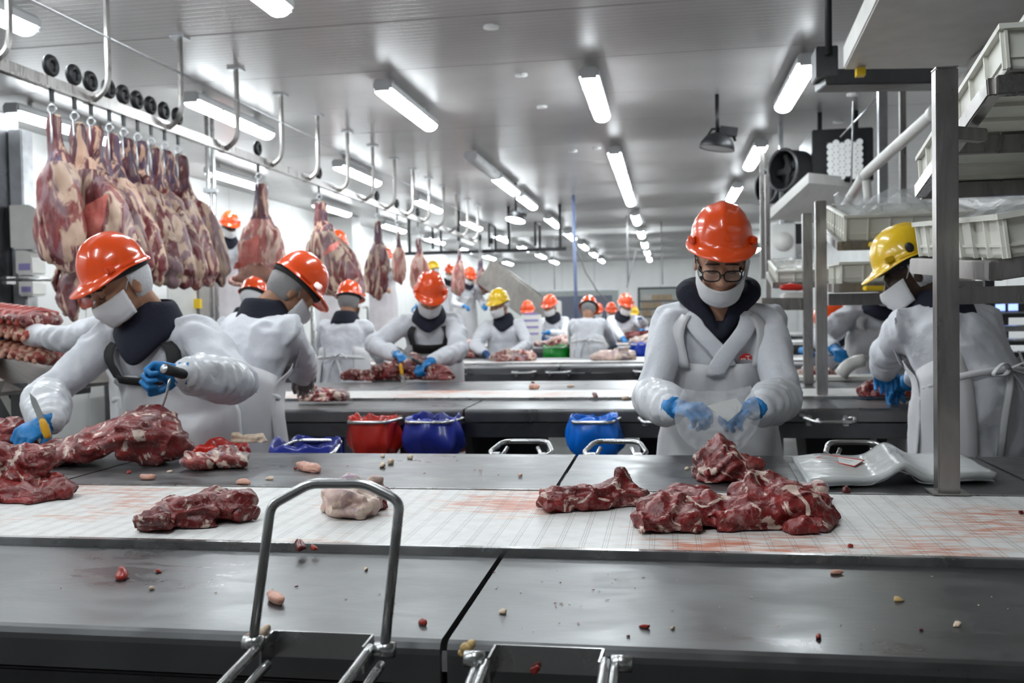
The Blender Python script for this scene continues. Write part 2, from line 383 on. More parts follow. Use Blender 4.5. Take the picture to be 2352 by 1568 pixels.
# insulated sandwich panels of the walls (1.1 m wide) and of the ceiling
for k in range(26):
    y0 = 4.6 + k*1.14
    o = boxobj('panel', (0, .006, .12), (.012, 1.128, CEIL-.01), 'panel_white', wl, .002, (XL, y0, 0))
    o = boxobj('panel', (-.012, .006, .12), (0, 1.128, CEIL-.01), 'panel_white', wr, .002, (XR, y0, 0))
for k in range(9):
    boxobj('panel', (.006, -.012, .12), (1.128, 0, CEIL-.01), 'panel_white', wb, .002, (XL+.02+k*1.19, YB, 0))
ceil = structure(boxobj('ceiling', (XL, YN, CEIL+.03), (XR, YB, CEIL+.15), 'ceiling'))
me = bevel(MB().bbox((XL, 0, 0), (XR, 1.146, .03)).mesh('ceiling_panel', 'ceiling', False), .004, 1)
for k in range(34): link('panel', me, ceil, (0, YN + k*1.15, CEIL))
structure(boxobj('trim_1', (XL, 21.2, CEIL-.10), (XR, 21.5, CEIL), 'panel_white'))
# left: stainless lift-door panel and bright corner post
def steelpanel():
    t = thing('steel_cabinet', 'tall brushed steel cabinet against the white wall behind the ribs', 'cabinet', (-6.0, 6.6, 0))
    a = at_y(-60, 700, 7.3); b = at_y(42, 280, 7.3)
    boxobj('body', (XL+.02-t.location.x, 5.9-6.6, 0), (b[0]-t.location.x, .7, b[2]+.05), 'steel_dark', t, .01)
    p0 = at_y(44, 300, 7.3)
    boxobj('corner_post', (p0[0]-t.location.x, .55, 0), (p0[0]-t.location.x+.13, .7, CEIL-.25), 'galv', t, .01)
    rod('grab_rail', [np.array(at_y(-40, 642, 6.85))-t.location, np.array(at_y(165, 642, 6.85))-t.location], .014, 'steel_bar', t)
    boxobj('rail_bracket', np.array(at_y(20, 646, 6.84))-t.location - np.array([.02, 0, .02]), np.array(at_y(20, 642, 6.95))-t.location+np.array([.02, 0, .02]), 'steel_bar', t)
steelpanel()
def dispenser(label, px0, py0, px1, py1, y, name, lab=None):
    a = at_y(px0, py1, y); b = at_y(px1, py0, y); c = (a+b)/2; t = thing(name, label, 'dispenser', (c[0], y+.06, a[2]))
    w_, h_ = b[0]-a[0], b[2]-a[2]; pts = [(-w_/2, 0), (w_/2, 0), (w_/2, h_*.62), (w_*.30, h_*.93), (w_*.1, h_), (-w_/2, h_)]
    MB().prism(pts, lambda p: (p[0], -.12, p[1]), lambda p: (p[0], .05, p[1])).build('cover', 'white_plastic', t)
    boxobj('base_lip', (-w_*.42, -.115, -.015), (w_*.42, .05, .0), 'panel_white', t)
    if lab: boxobj('sticker', (-w_*.32, -.124, h_*.12), (w_*.38, -.12, h_*.42), lab, t)
dispenser('large white towel dispenser with a rounded top on the steel corner post', 36, 470, 104, 570, 7.15, 'towel_dispenser')
dispenser('small grey soap dispenser with a violet sticker below the towel dispenser', 48, 575, 84, 628, 7.15, 'soap_dispenser', 'print_violet')
dispenser('lower small dispenser with a violet sticker beneath the soap dispenser', 55, 634, 86, 676, 7.15, 'soap_dispenser', 'print_violet')

# ------------------------------------------------------------------ ceiling lamps
LX = [-5.35, -3.75, -2.15, -.55, 1.03, 2.62]
LAMP_LEN, LAMP_W = 1.5, .15
def lamp_meshes():
    hw = LAMP_W/2; l = LAMP_LEN/2
    prof = [(-hw, .0), (-hw, .045), (-hw*.7, .07), (hw*.7, .07), (hw, .045), (hw, .0)]
    body = MB().prism(prof, lambda p: (p[0], -l, p[1]), lambda p: (p[0], l, p[1])).mesh('body', 'lamp_body', False)
    n = 8; rings = []
    ys = [-l+.0, -l+.012, -l+.035] + [l-.035, l-.012, l]
    ks = [.55, .85, 1, 1, .85, .55]
    for y, k in zip(ys, ks):
        rings.append([(hw*.98*k*cos(pi+pi*i/(n-1)), y, .0 + .055*k*sin(pi+pi*i/(n-1))) for i in range(n)] + [(hw*.98*k, y, .004), (-hw*.98*k, y, .004)])
    dif = MB().loft(rings).mesh('diffuser', 'lamp_glow', True)
    off = dif.copy(); off.materials.clear(); off.materials.append(MATS['lamp_off'])
    hang = MB().bbox((-.02, -.015, .07), (.02, .015, .12)).mesh('hanger', 'lamp_clip', False)
    clip = MB().bbox((-.006, -.018, -.012), (.006, .018, .02)).mesh('clip', 'lamp_clip', False)
    endc = MB().bbox((-hw*.8, -.012, -.02), (hw*.8, .012, .05)).mesh('end_cap', 'lamp_body', False)
    return body, dif, off, hang, clip, endc
LM = lamp_meshes()
ZL = CEIL-.12
def lamp(x, y0, label, group, on=True):
    t = thing('ceiling_lamp', label, 'lamp', (x, y0+LAMP_LEN/2, ZL), group)
    link('body', LM[0], t); link('diffuser', LM[1] if on else LM[2], t)
    for s in (-1, 1):
        link('hanger', LM[3], t, (0, s*.5, 0)); link('end_cap', LM[5], t, (0, s*(LAMP_LEN/2), 0))
        link('clip', LM[4], t, (-LAMP_W/2, s*.35, 0)); link('clip', LM[4], t, (LAMP_W/2, s*.35, 0))
    return t
ROWN = {-5.35: 'row beside the left wall', -3.75: 'row above the meat rail', -2.15: 'row right of the meat rail', -.55: 'middle row over the tables', 1.03: 'row near the air coolers', 2.62: 'row along the right wall'}
for x in LX:
    for k in range(-2, 8):
        y0 = 7.05 + 3.42*k
        if x > 2 and k < 3: continue
        if x == 1.03 and (k > 3 or k < 0): continue
        if x == -2.15 and k == 1: continue
        lamp(x, y0, 'lit white fluorescent ceiling lamp in the ' + ROWN[x], 'fluorescent lamps, ' + ROWN[x])
lamp(-.55, 12.15, 'lit fluorescent lamp butted between two others in the middle row over the tables', None)
lamp(-2.15, 12.0, 'lit fluorescent lamp next to the switched-off lamp', None)
lamp(-2.15, 10.35, 'switched-off grey fluorescent lamp with no light', None, False)
def at_d(px, py, zc): return CAM + _ray(px, py)*zc
def beam(mb, p, q, w_, h_, up=(0, 0, 1)):
    p = np.asarray(p, float); q = np.asarray(q, float); d = q-p; l = np.linalg.norm(d); d /= l
    u = np.asarray(up, float); s = np.cross(d, u); s /= np.linalg.norm(s); u = np.cross(s, d)
    return mb.box((p+q)/2, (l, w_, h_), np.array([d, s, u]).T)
def beamobj(name, p, q, w_, h_, mat, parent=None, bw=.003, up=(0, 0, 1)):
    mb = MB(); beam(mb, p, q, w_, h_, up); me = mb.mesh(name, mat, False)
    if bw: bevel(me, bw)
    return link(name, me, parent)
# ------------------------------------------------------------------ belt materials
def belt_mat(name, dots):
    m, nt, p = nmat(name); geo = N(nt, 'ShaderNodeNewGeometry'); tc = N(nt, 'ShaderNodeTexCoord')
    mp = N(nt, 'ShaderNodeMapping'); mp.inputs['Scale'].default_value = (13.0, 62.0, 13.0); L(nt, geo.outputs['Position'], mp.inputs[0])
    n = N(nt, 'ShaderNodeTexNoise', Scale=1.0, Detail=6.0, Roughness=.62, Distortion=.5); L(nt, mp.outputs[0], n.inputs['Vector'])
    nb = N(nt, 'ShaderNodeTexNoise', Scale=2.6, Detail=2.0); L(nt, geo.outputs['Position'], nb.inputs['Vector'])
    ml = N(nt, 'ShaderNodeMath', operation='MULTIPLY'); L(nt, n.outputs['Fac'], ml.inputs[0]); L(nt, nb.outputs['Fac'], ml.inputs[1])
    r = ramp(nt, [(.268, (.70, .69, .675)), (.325, (.66, .50, .44)), (.41, (.58, .20, .12))]); L(nt, ml.outputs[0], r.inputs[0])
    n2 = N(nt, 'ShaderNodeTexNoise', Scale=30.0, Detail=3.0); L(nt, geo.outputs['Position'], n2.inputs['Vector'])
    r2 = ramp(nt, [(.35, (.90, .90, .90)), (.6, (1, 1, 1))]); L(nt, n2.outputs['Fac'], r2.inputs[0])
    mx = N(nt, 'ShaderNodeMix', data_type='RGBA'); mx.blend_type = 'MULTIPLY'; mx.inputs[0].default_value = 1
    L(nt, r.outputs[0], mx.inputs[6]); L(nt, r2.outputs[0], mx.inputs[7]); out = mx.outputs[2]
    if dots:
        sp = N(nt, 'ShaderNodeSeparateXYZ'); L(nt, tc.outputs['Object'], sp.inputs[0])
        def mth(op, a, b=None):
            q = N(nt, 'ShaderNodeMath', operation=op)
            for i, v in enumerate((a, b)):
                if v is None: continue
                if isinstance(v, (int, float)): q.inputs[i].default_value = v
                else: L(nt, v, q.inputs[i])
            return q.outputs[0]
        ax = mth('SUBTRACT', mth('ABSOLUTE', sp.outputs[0]), .0170)
        fy = mth('SUBTRACT', mth('PINGPONG', sp.outputs[1], .0075), .00375)
        d2 = mth('ADD', mth('MULTIPLY', ax, ax), mth('MULTIPLY', mth('MULTIPLY', fy, fy), 1.1))
        msk = mth('LESS_THAN', d2, .0000019)
        m3 = N(nt, 'ShaderNodeMix', data_type='RGBA'); L(nt, msk, m3.inputs[0]); L(nt, out, m3.inputs[6]); m3.inputs[7].default_value = (.10, .08, .075, 1); out = m3.outputs[2]
    L(nt, out, p.inputs['Base Color']); p.inputs['Roughness'].default_value = .42; MATS[name] = m
belt_mat('belt_dots', True); belt_mat('belt_plain', False)

# ------------------------------------------------------------------ cutting tables with conveyor belts
def shelf_profile(y0, y1, z, front):
    """front: rolled lip on the y0 side; otherwise on the y1 side"""
    pr = [(y1, z-.012), (y1, z), (y0+.014, z), (y0+.006, z-.003), (y0+.001, z-.010), (y0, z-.018), (y0, z-.058), (y0+.012, z-.058), (y0+.012, z-.02), (y0+.022, z-.012)]
    if not front: pr = [(y0+y1-a, b) for a, b in pr]
    return pr
def table(label, x0, x1, ys, z, jf, jb, legs, pitch=None, dots=False, belt='belt_plain', zf=-.012):
    yf, bf, bb, yb = ys; t = thing('conveyor_table', label, 'table', ((x0+x1)/2, (yf+yb)/2, 0)); O = np.array(t.location)
    def pan(a, b, ya, yb_, front, zz):
        pr = shelf_profile(ya, yb_, zz, front); mb = MB().prism(pr, lambda p: (a-O[0], p[0]-O[1], p[1]), lambda p: (b-O[0], p[0]-O[1], p[1]))
        o = mb.build('shelf_panel', 'steel_top', t); return o
    for j, ya, yb_, fr, zz in ((jf, yf, bf-.022, True, z+zf), (jb, bb+.012, yb, False, z)):
        e = [x0] + j + [x1]
        for a, b in zip(e[:-1], e[1:]): pan(a+.005, b-.005, ya, yb_, fr, zz)
    # belt bed and its edge rails
    for ya, yb_ in ((bf-.022, bf-.003), (bb+.001, bb+.012)):
        boxobj('belt_rail', np.array([x0, ya, z-.03])-O, np.array([x1, yb_, z+.002])-O, 'steel_belt_edge', t, .002)
    bo = boxobj('belt', np.array([x0, bf-.001, z-.03])-O, np.array([x1, bb, z-.008])-O, belt, t)
    if pitch:
        me = MB().bbox((-pitch/2+.0002, 0, -.008), (pitch/2-.0002, bb-bf-.004, 0)).mesh('belt_module', 'belt_dots', False)
        for k in range(int((x1-x0)/pitch)): link('belt_module', me, bo, np.array([x0+pitch*(k+.5), bf+.002, z])-O)
    else:
        boxobj('belt_surface', np.array([x0, bf+.002, z-.008])-O, np.array([x1, bb-.002, z])-O, belt, bo)
    # underframe
    for yy in (yf+.03, yb-.07):
        boxobj('side_beam', np.array([x0, yy-.02, z-.145])-O, np.array([x1, yy+.04, z-.078])-O, 'steel_dark', t, .003)
    boxobj('under_tray', np.array([x0, bf, z-.20])-O, np.array([x1, bb, z-.17])-O, 'steel_dark', t)
    for lx in legs:
        for yy in (yf+.08, yb-.12): boxobj('leg', np.array([lx-.03, yy-.03, 0])-O, np.array([lx+.03, yy+.03, z-.08])-O, 'steel_dark', t, .003)
        boxobj('cross_brace', np.array([lx-.02, yf+.08, .28])-O, np.array([lx+.02, yb-.12, .33])-O, 'steel_dark', t)
    return t
T1 = table('nearest steel cutting table with dotted white belt and blood smears', -3.2, 2.3, (1.222, 1.70, 2.25, 2.85), .9, [-.305], [-1.63, -.275, .86], [-2.2, -.55, 1.3], .0428, True, 'belt_plain')
T2 = table('second steel cutting table with red and blue bags on its front edge', -2.65, 4.2, (4.30, 4.78, 5.26, 5.97), .9, [-.95, .05, 1.08, 2.6], [-1.62, .05, 1.6], [-2.2, -1.25, .08, 1.25, 2.9])
T3 = table('third steel cutting table where the yellow-helmet worker stands', -3.5, 3.2, (7.85, 8.2, 8.65, 9.1), .9, [-1.9, -.9, .9], [-.6, 1.0], [-3.2, -1.9, -.75, .9, 2.4])
T4 = table('fourth steel cutting table with green bags on its front edge', -2.9, 3.5, (11.3, 11.75, 12.3, 12.9), .93, [-.7, 1.1], [0.2], [-2.2, -.4, 1.6])
T5 = table('farthest cutting table crowded with meat', -1.6, 3.2, (15.2, 15.6, 16.2, 16.9), .93, [.5], [.7], [-.8, 1.4])

# ------------------------------------------------------------------ bag holders
def rounded(pts, r=.02, n=4, closed=False):
    P = [np.asarray(p, float) for p in pts]; out = []; m = len(P)
    for i in range(m):
        if not closed and i in (0, m-1): out.append(P[i]); continue
        a, b, c = P[(i-1) % m], P[i], P[(i+1) % m]; u = (a-b)/np.linalg.norm(a-b); v = (c-b)/np.linalg.norm(c-b)
        q = min(r, .45*np.linalg.norm(a-b), .45*np.linalg.norm(c-b))
        for k in range(n+1):
            s = k/n; out.append((1-s)**2*(b+u*q) + 2*s*(1-s)*b + s*s*(b+v*q))
    return np.array(out)
def holder_front(label, px, raised):
    """px: dict of pixel landmarks on the near table's front edge"""
    yb, ya = 1.213, 1.165
    t = thing('bag_holder', label, 'bag holder', tuple(at_y(px['l'], px['top'], yb))); O = np.array(t.location)
    L0 = at_y(px['l'], px['top'], yb); R0 = at_y(px['r'], px['top']+px['tilt'], yb); zt = (L0[2]+R0[2])/2; zb = zt-.036
    A = at_y(px['al'], px['atop'], ya); B = at_y(px['ar'], px['atop']+px['tilt'], ya)
    L0[2] = R0[2] = A[2] = B[2] = zt
    for nm, p, q in (('back_plate', L0, R0), ('side_plate', L0, A), ('side_plate', R0, B)):
        mb = MB(); beam(mb, p-O-[0, 0, .018], q-O-[0, 0, .018], .003, .036); o = mb.build(nm, 'steel_bar', t)
    r = .0068; by = ya+.005
    bl = at_y(px['bl'], px['by'], by); br = at_y(px['br'], px['by']+px['tilt']+4, by)
    for c in (bl, br):
        MB().tube([c-O+[-.013, 0, -.004], c-O+[.013, 0, -.004]], .0105, 14).build('hinge_boss', 'steel_bar', t, True)
    if raised:
        pts = [bl, at_y(622, 1160, 1.195), at_y(712, 1110, 1.2), at_y(838, 1110, 1.2), at_y(918, 1150, 1.195), br]
        rod('raised_loop', rounded([p-O for p in pts], .013, 5), r, 'steel_bar', t, 14)
    # lower rods running toward the camera
    for c, sx in ((at_y(px['al']-6, px['atop']+12, ya), -1), (at_y(px['ar']+(14 if not raised else 18), px['atop']+px['tilt']+2, ya), 1)):
        for k, (dx, dz, ln) in enumerate(((0, 0, .30), (.012*sx*(0 if raised else 1) + .014*(1 if raised else 0), -.022 if raised else -.004, .26))):
            p0 = c-O+np.array([dx, 0, dz]); sl = px['slope']
            rod('loop_rod', rounded([p0, p0+[sl*.03, -.03, -.006], p0+[sl*ln, -ln, -.06]], .015), r*.95, 'steel_bar', t, 12)
    return t
H1 = holder_front('steel bag holder with its loop flipped up on the near table edge', dict(l=628, r=857, top=1446, tilt=11, al=597, ar=833, atop=1474, bl=582, br=884, by=1470, slope=-.10), True)
H2 = holder_front('steel bag holder with its loop folded down on the near table edge', dict(l=1138, r=1386, top=1481, tilt=6, al=1122, ar=1376, atop=1510, bl=1090, br=1428, by=1506, slope=-.02), False)
def loop_holder(label, cx, y0, z, w_, d, mat='steel_bar', r=.008, group=None, raise_=0.0):
    """trapezoid steel loop standing out from a table edge; d<0 points to the camera"""
    t = thing('bag_holder', label, 'bag holder', (cx, y0, z), group)
    s = 1 if d > 0 else -1
    pts = [(-w_*.36, 0, -.01), (-w_*.5, .25*d, .0), (-w_*.36, d, raise_), (w_*.36, d, raise_), (w_*.5, .25*d, 0), (w_*.36, 0, -.01)]
    rod('loop', rounded(pts, .03, 4), r, mat, t, 10)
    for q in (-1, 1):
        boxobj('bracket', (q*w_*.36-.012, -.02, -.04), (q*w_*.36+.012, .02, .005), mat, t, .002)
        rod('inner_bar', rounded([(q*w_*.30, 0, -.02), (q*w_*.34, d*.3, -.02), (q*w_*.24, d*.55, raise_*.5)], .02), r*.8, mat, t, 8)
    return t
def bag(label, cx, cy, z, w_, d, mat, h=.62, name='waste_bag', seed=1, lean=0.0, flare=1.0, group=None):
    t = thing(name, label, 'bag', (cx, cy, 0), group); n = 40
    def ring(kx, ky, zz, wob, ph):
        out = []
        for i in range(n):
            a = 2*pi*i/n; q = 1 + wob*vnoise(np.array([[cos(a)*2.2, sin(a)*2.2, ph]]), 1.6, seed)[0]
            q += (.045*sin(9*a+seed*2.1) + .03*sin(17*a+seed))*(wob > .2); c, s = cos(a), sin(a); e = (abs(c)**3+abs(s)**3)**(-1/3)
            out.append((w_/2*kx*q*c*e + lean*(z-zz), d/2*ky*q*s*e, zz + (.030*vnoise(np.array([[c*2, s*2, ph+9]]), 2.2, seed)[0] if wob else 0)))
        return out
    inner = MB().loft([ring(.55, .55, z-.16, .1, 1), ring(.72, .72, z-.08, .08, 1.3), ring(.88, .88, z-.015, .05, 1.6), ring(.95, .95, z+.004, .02, 1.8)], cap=False)
    o = inner.build('lining', mat, t, True)
    R = [ring(.95, .95, z+.004, .02, 1.8), ring(1.02, 1.02, z+.022, .10, 2), ring(1.07, 1.07, z-.012, .14, 2.4), ring(1.10*flare, 1.12*flare, z-.06, .26, 3), ring(1.09*flare, 1.10*flare, z-.115, .34, 3.4), ring(.97, .97, z-.135, .12, 4),
         ring(.84, .86, z-.165, .16, 4.5), ring(.80, .84, z-.26, .24, 4.8), ring(.80, .84, z-h*.75, .26, 5.1), ring(.8, .8, z-h, .1, 7)]
    mb = MB().loft(R, cap=False); mb.F.append(tuple(range((len(R)-1)*n, len(R)*n))); me = mb.mesh('sack', mat, True); o2 = link('sack', me, t)
    md = o2.modifiers.new('s', 'SUBSURF'); md.levels = md.render_levels = 1
    return t
def holder_bag(hl, bl, px0, px1, py, y0, z, d, mat, **kw):
    a = at_y(px0, py, y0+d*.5); b = at_y(px1, py, y0+d*.5); cx = (a[0]+b[0])/2; w_ = abs(b[0]-a[0])
    loop_holder(hl, cx, y0, z, w_*1.02, d)
    if bl: bag(bl, cx, y0+d*.52, z, w_*.9, abs(d)*.85, mat, **kw)
ZH = .855
holder_bag('steel loop holding the red bag open', 'red plastic waste bag hung open on the second table', 803, 916, 955, 4.285, ZH, -.24, 'bag_red', h=.6, seed=3)
holder_bag('steel loop holding the dark blue bag open', 'dark blue plastic waste bag hung beside the red bag', 932, 1058, 955, 4.285, ZH, -.24, 'bag_blue', h=.6, seed=5, flare=1.12)
holder_bag('steel loop holding the light blue bag', 'light sky-blue plastic waste bag drooping over its loop', 1308, 1424, 955, 4.285, ZH, -.24, 'bag_sky', h=.6, seed=8, lean=.06, flare=1.1)
holder_bag('empty steel bag loop on the second table beside the packing worker', None, 1466, 1570, 955, 4.285, ZH, -.24, None)
holder_bag('empty steel bag loop on the second table below the rack of trays', None, 1850, 1968, 955, 4.285, ZH, -.22, None)
holder_bag('steel loop at the far left of the second table', 'royal blue plastic bag behind the knife worker', 412, 484, 955, 4.285, ZH, -.24, 'bag_royal', h=.6, seed=11)
# loops behind the near table
for px0, px1, lab in ((1118, 1266, 'steel bag loop behind the near table beside the panel joint'), (1338, 1486, 'steel bag loop behind the near table next to the packing worker'), (1896, 2048, 'steel bag loop behind the near table behind the film stack')):
    a = at_z(px0, 1036, .905); b = at_z(px1, 1036, .905)
    loop_holder(lab, (a[0]+b[0])/2, 2.865, .895, (b[0]-a[0])*1.0, .14, raise_=.022)
a = at_z(608, 1030, .905); b = at_z(760, 1030, .905)
loop_holder('steel loop holding the violet-blue bag behind the near table', (a[0]+b[0])/2, 2.865, .885, b[0]-a[0], .22, raise_=.02)
bag('violet-blue plastic waste bag behind the near table', (a[0]+b[0])/2-.01, 2.995, .905, (b[0]-a[0])*.95, .2, 'bag_blue', seed=21)
a = at_z(410, 1030, .905); b = at_z(530, 1030, .905)
loop_holder('steel loop holding the red bag beside the knife worker', (a[0]+b[0])/2, 2.865, .885, b[0]-a[0], .20)
bag('red plastic waste bag behind the near table beside the knife worker', (a[0]+b[0])/2, 2.98, .895, (b[0]-a[0])*.95, .19, 'bag_red', seed=22)
# bags on the far tables
def far_bag(label, px0, px1, py, y, z, mat, seed, h=.45, d=.26):
    a = at_y(px0, py, y); b = at_y(px1, py, y); bag(label, (a[0]+b[0])/2, y, z, (b[0]-a[0])*.9, d, mat, h=h, seed=seed); loop_holder('steel loop under the ' + label, (a[0]+b[0])/2, y+d*.55, z, b[0]-a[0], -d*1.05)
far_bag('green plastic bag beside the worker cutting on the second table', 1000, 1046, 850, 7.735, .84, 'bag_green', 31, d=.2)
far_bag('green plastic bag below the worker with folded arms', 1248, 1305, 812, 11.15, .93, 'bag_green', 32)
far_bag('green plastic bag beside the bending worker', 1308, 1352, 812, 11.15, .92, 'bag_green', 33)
far_bag('bright blue plastic bag on the fourth table front edge', 1448, 1500, 808, 11.15, .95, 'bag_royal', 34)
far_bag('blue plastic bag hanging near the worker seen from behind', 742, 766, 850, 7.76, .90, 'bag_royal', 35, d=.15)
far_bag('flat red bag on a loop behind the second table', 1030, 1082, 874, 6.07, .865, 'bag_red', 36, d=.2)
far_bag('flat blue bag on a loop behind the second table', 1130, 1180, 872, 6.07, .862, 'bag_blue', 37, d=.2)
# holders on the front of the third table
for px0, px1, lab in ((1172, 1228, 'small steel bag loop on the third table below the yellow-helmet worker'), (1250, 1310, 'second small steel bag loop on the third table'), (1452, 1510, 'small steel bag loop on the third table beside the packing worker')):
    a = at_y(px0, 850, 7.7); b = at_y(px1, 850, 7.7); loop_holder(lab, (a[0]+b[0])/2, 7.84, .845, b[0]-a[0], -.2, r=.01)
# plastic crates and dark tubs standing under the second table
def crate(label, px0, px1, py0, py1, y, mat, group=None):
    a = at_y(px0, py1, y); b = at_y(px1, py0, y); w_ = b[0]-a[0]; h_ = b[2]-max(a[2], 0.0); d = .4
    t = thing('storage_tub', label, 'tub', ((a[0]+b[0])/2, y+d/2, b[2]-h_), group)
    R = []
    for k, zz in ((.86, 0), (1, h_-.03), (1.06, h_-.03), (1.06, h_), (.97, h_), (.83, .02)):
        R.append([(sx*w_/2*k, sy*d/2*k, zz) for sx, sy in ((-1, -1), (1, -1), (1, 1), (-1, 1))])
    me = MB().loft(R).mesh('shell', mat, False); link('shell', me, t)
    MB().bbox((-w_*.12, -d*.56, h_-.09), (w_*.12, -d*.53, h_-.06)).build('handle', mat, t)
crate('dark rubber tub under the second table beside the blue bag', 1085, 1240, 985, 1120, 4.75, 'rubber_black')
crate('navy plastic tub under the second table left of the red bag', 700, 790, 985, 1100, 4.75, 'bag_blue')
crate('black tub under the second table beside the packing worker', 1470, 1545, 990, 1100, 4.75, 'rubber_black')
crate('black tub under the second table below the empty loop', 1850, 2000, 985, 1100, 4.75, 'rubber_black')

# ------------------------------------------------------------------ trays and racks
def tray(label, K, ux, uy, size, mat='tray_plastic', ribs=True, group=None, parent_ribs=4):
    """K: corner point, ux/uy: unit axes of the tray's base, size (lx, ly, h)"""
    K = np.asarray(K, float); ux = np.asarray(ux, float)/np.linalg.norm(ux); uy = np.asarray(uy, float)/np.linalg.norm(uy); un = np.cross(ux, uy); un /= np.linalg.norm(un)
    if un[2] < 0: un = -un
    lx, ly, h = size; t = thing('tray', label, 'tray', tuple(K), group)
    W = lambda a, b, c: ux*a + uy*b + un*c
    def box_(mb, a, b):
        a = np.array(a, float); b = np.array(b, float); P = [W(x, y, z) for x in (a[0], b[0]) for y in (a[1], b[1]) for z in (a[2], b[2])]
        return mb.add(P, [(0, 1, 3, 2), (4, 6, 7, 5), (0, 4, 5, 1), (2, 3, 7, 6), (0, 2, 6, 4), (1, 5, 7, 3)])
    w_ = .006
    mb = MB(); box_(mb, (0, 0, 0), (lx, ly, .008)); o = mb.build('base', mat, t)
    for a, b in (((0, 0, .0), (lx, w_, h)), ((0, ly-w_, 0), (lx, ly, h)), ((0, 0, 0), (w_, ly, h)), ((lx-w_, 0, 0), (lx, ly, h))):
        box_(MB(), a, b)
        m2 = MB(); box_(m2, a, b); m2.build('side_wall', mat, t)
    m3 = MB(); e = .014
    for a, b in (((-e, -e, h-.012), (lx+e, w_, h)), ((-e, ly-w_, h-.012), (lx+e, ly+e, h)), ((-e, 0, h-.012), (w_, ly, h)), ((lx-w_, 0, h-.012), (lx+e, ly, h))): box_(m3, a, b)
    m3.build('rim', mat, t)
    m4 = MB()
    for a, b in (((-.005, -.005, h*.25), (lx+.005, 0, h*.25+.006)), ((-.005, 0, h*.25), (0, ly, h*.25+.006)), ((lx, 0, h*.25), (lx+.005, ly, h*.25+.006))): box_(m4, a, b)
    m4.build('side_bead', mat, t)
    if ribs:
        nx = max(2, int(lx/.09)); ny = max(2, int(ly/.09))
        for k in range(nx+1):
            m5 = MB(); x = lx*k/nx; box_(m5, (x-.003, -.010, .0), (x+.003, 0, h-.01)); m5.build('rib', mat, t)
        for k in range(ny+1):
            for xx in (0, lx):
                m5 = MB(); y = ly*k/ny; s = -.010 if xx == 0 else .010; box_(m5, (xx, y-.003, 0), (xx+s, y+.003, h-.01)); m5.build('rib', mat, t)
        for k in range(1, 4):
            m5 = MB(); y = ly*k/4; box_(m5, (0, y-.004, -.010), (lx, y+.004, 0)); m5.build('bottom_rib', mat, t)
    return t, W
def film_sheet(label, K, W, size, seed, amp=.03, z0=0.0, mat='clear_film', nx=26, ny=20):
    t = None; lx, ly = size; V = []; F = []
    P = np.array([[lx*i/nx, ly*j/ny, 0] for j in range(ny+1) for i in range(nx+1)])
    hgt = z0 + amp*(.6+fbm(P, 9, seed)) + amp*.6*np.abs(vnoise(P, 16, seed+2))
    for p, h in zip(P, hgt): V.append(W(p[0], p[1], h))
    for j in range(ny):
        for i in range(nx): a = j*(nx+1)+i; F.append((a, a+1, a+nx+2, a+nx+1))
    o = link('plastic_film', mesh_from('plastic_film', V, F, mat), None, K); tag(o, label, 'plastic film'); return o
X_, Y_, Z_ = np.eye(3)
# near rack, standing on the near table
def near_rack():
    base = at_z(2175, 1131, .902); top = at_y(2170, 160, base[1]); t = thing('tray_rack', 'near steel tray rack with a square post standing on the near table', 'rack', tuple(base)); O = base
    boxobj('post', (-.024, -.02, 0), (.024, .02, top[2]-base[2]), 'steel_post', t, .003)
    boxobj('foot_plate', (-.04, -.035, 0), (.04, .035, .004), 'steel_post', t)
    boxobj('post_cap', (-.024, -.02, top[2]-base[2]), (.024, .02, top[2]-base[2]+.003), 'steel_bar', t)
    # upper shelf: tilts down towards the worker's side
    K = at_d(2284, 198, 2.02); Fp = at_d(2113, 440, 2.68); R = np.array([.55, 0, 0])
    for nm, p, q in (('shelf_side', K, Fp), ('shelf_side', K+R, Fp+R), ('shelf_front', K, K+R), ('shelf_front', Fp, Fp+R), ('shelf_bar', K*.5+Fp*.5, K*.5+Fp*.5+R)):
        beamobj(nm, p-O, q-O, .03, .042, 'steel_post', t)
    S1 = (K, Fp, R)
    K = at_d(2290, 622, 1.98); Fp = at_d(2102, 610, 2.60); R = np.array([.5, -.05, .07])
    for nm, p, q in (('shelf_side', K, Fp), ('shelf_side', K+R, Fp+R), ('shelf_front', K, K+R), ('shelf_front', Fp, Fp+R), ('shelf_bar', (K+Fp)/2, (K+Fp)/2+R)):
        beamobj(nm, p-O, q-O, .03, .042, 'steel_post', t)
    # lower support rail at the back
    a = at_d(2196, 700, 2.75); b = at_d(2420, 692, 2.75)
    beamobj('lower_rail', at_d(2190, 680, 2.75)-O, at_d(2430, 672, 2.75)-O, .03, .05, 'steel_post', t)
    beamobj('post_bracket', np.array([0, 0, S1[0][2]*.45+S1[1][2]*.55-O[2]]), np.array([.10, .06, S1[0][2]*.45+S1[1][2]*.55-O[2]]), .03, .03, 'steel_post', t)
    return S1, (K, Fp, R)
S1, S2 = near_rack()
def on_shelf(label, S, f0, f1, h, inset=.02, off=.02, **kw):
    K, Fp, R = S; d = (Fp-K); uy = d/np.linalg.norm(d); ux = R/np.linalg.norm(R); un = np.cross(ux, uy); un /= np.linalg.norm(un)
    if un[2] < 0: un = -un
    c = K + d*f0 + ux*inset + un*off; return tray(label, c, ux, uy, (np.linalg.norm(R)-2*inset, np.linalg.norm(d)*(f1-f0), h), **kw) + (c, un)
on_shelf('shallow white plastic tray on the upper shelf of the near rack', S1, -.04, .47, .10, off=.024)
on_shelf('white plastic tray pushed to the low end of the upper shelf', S1, .52, 1.06, .10, off=.024)
tr, W, c, un = on_shelf('deep white plastic tray on the lower shelf of the near rack', S2, -.02, .98, .095, off=.024)
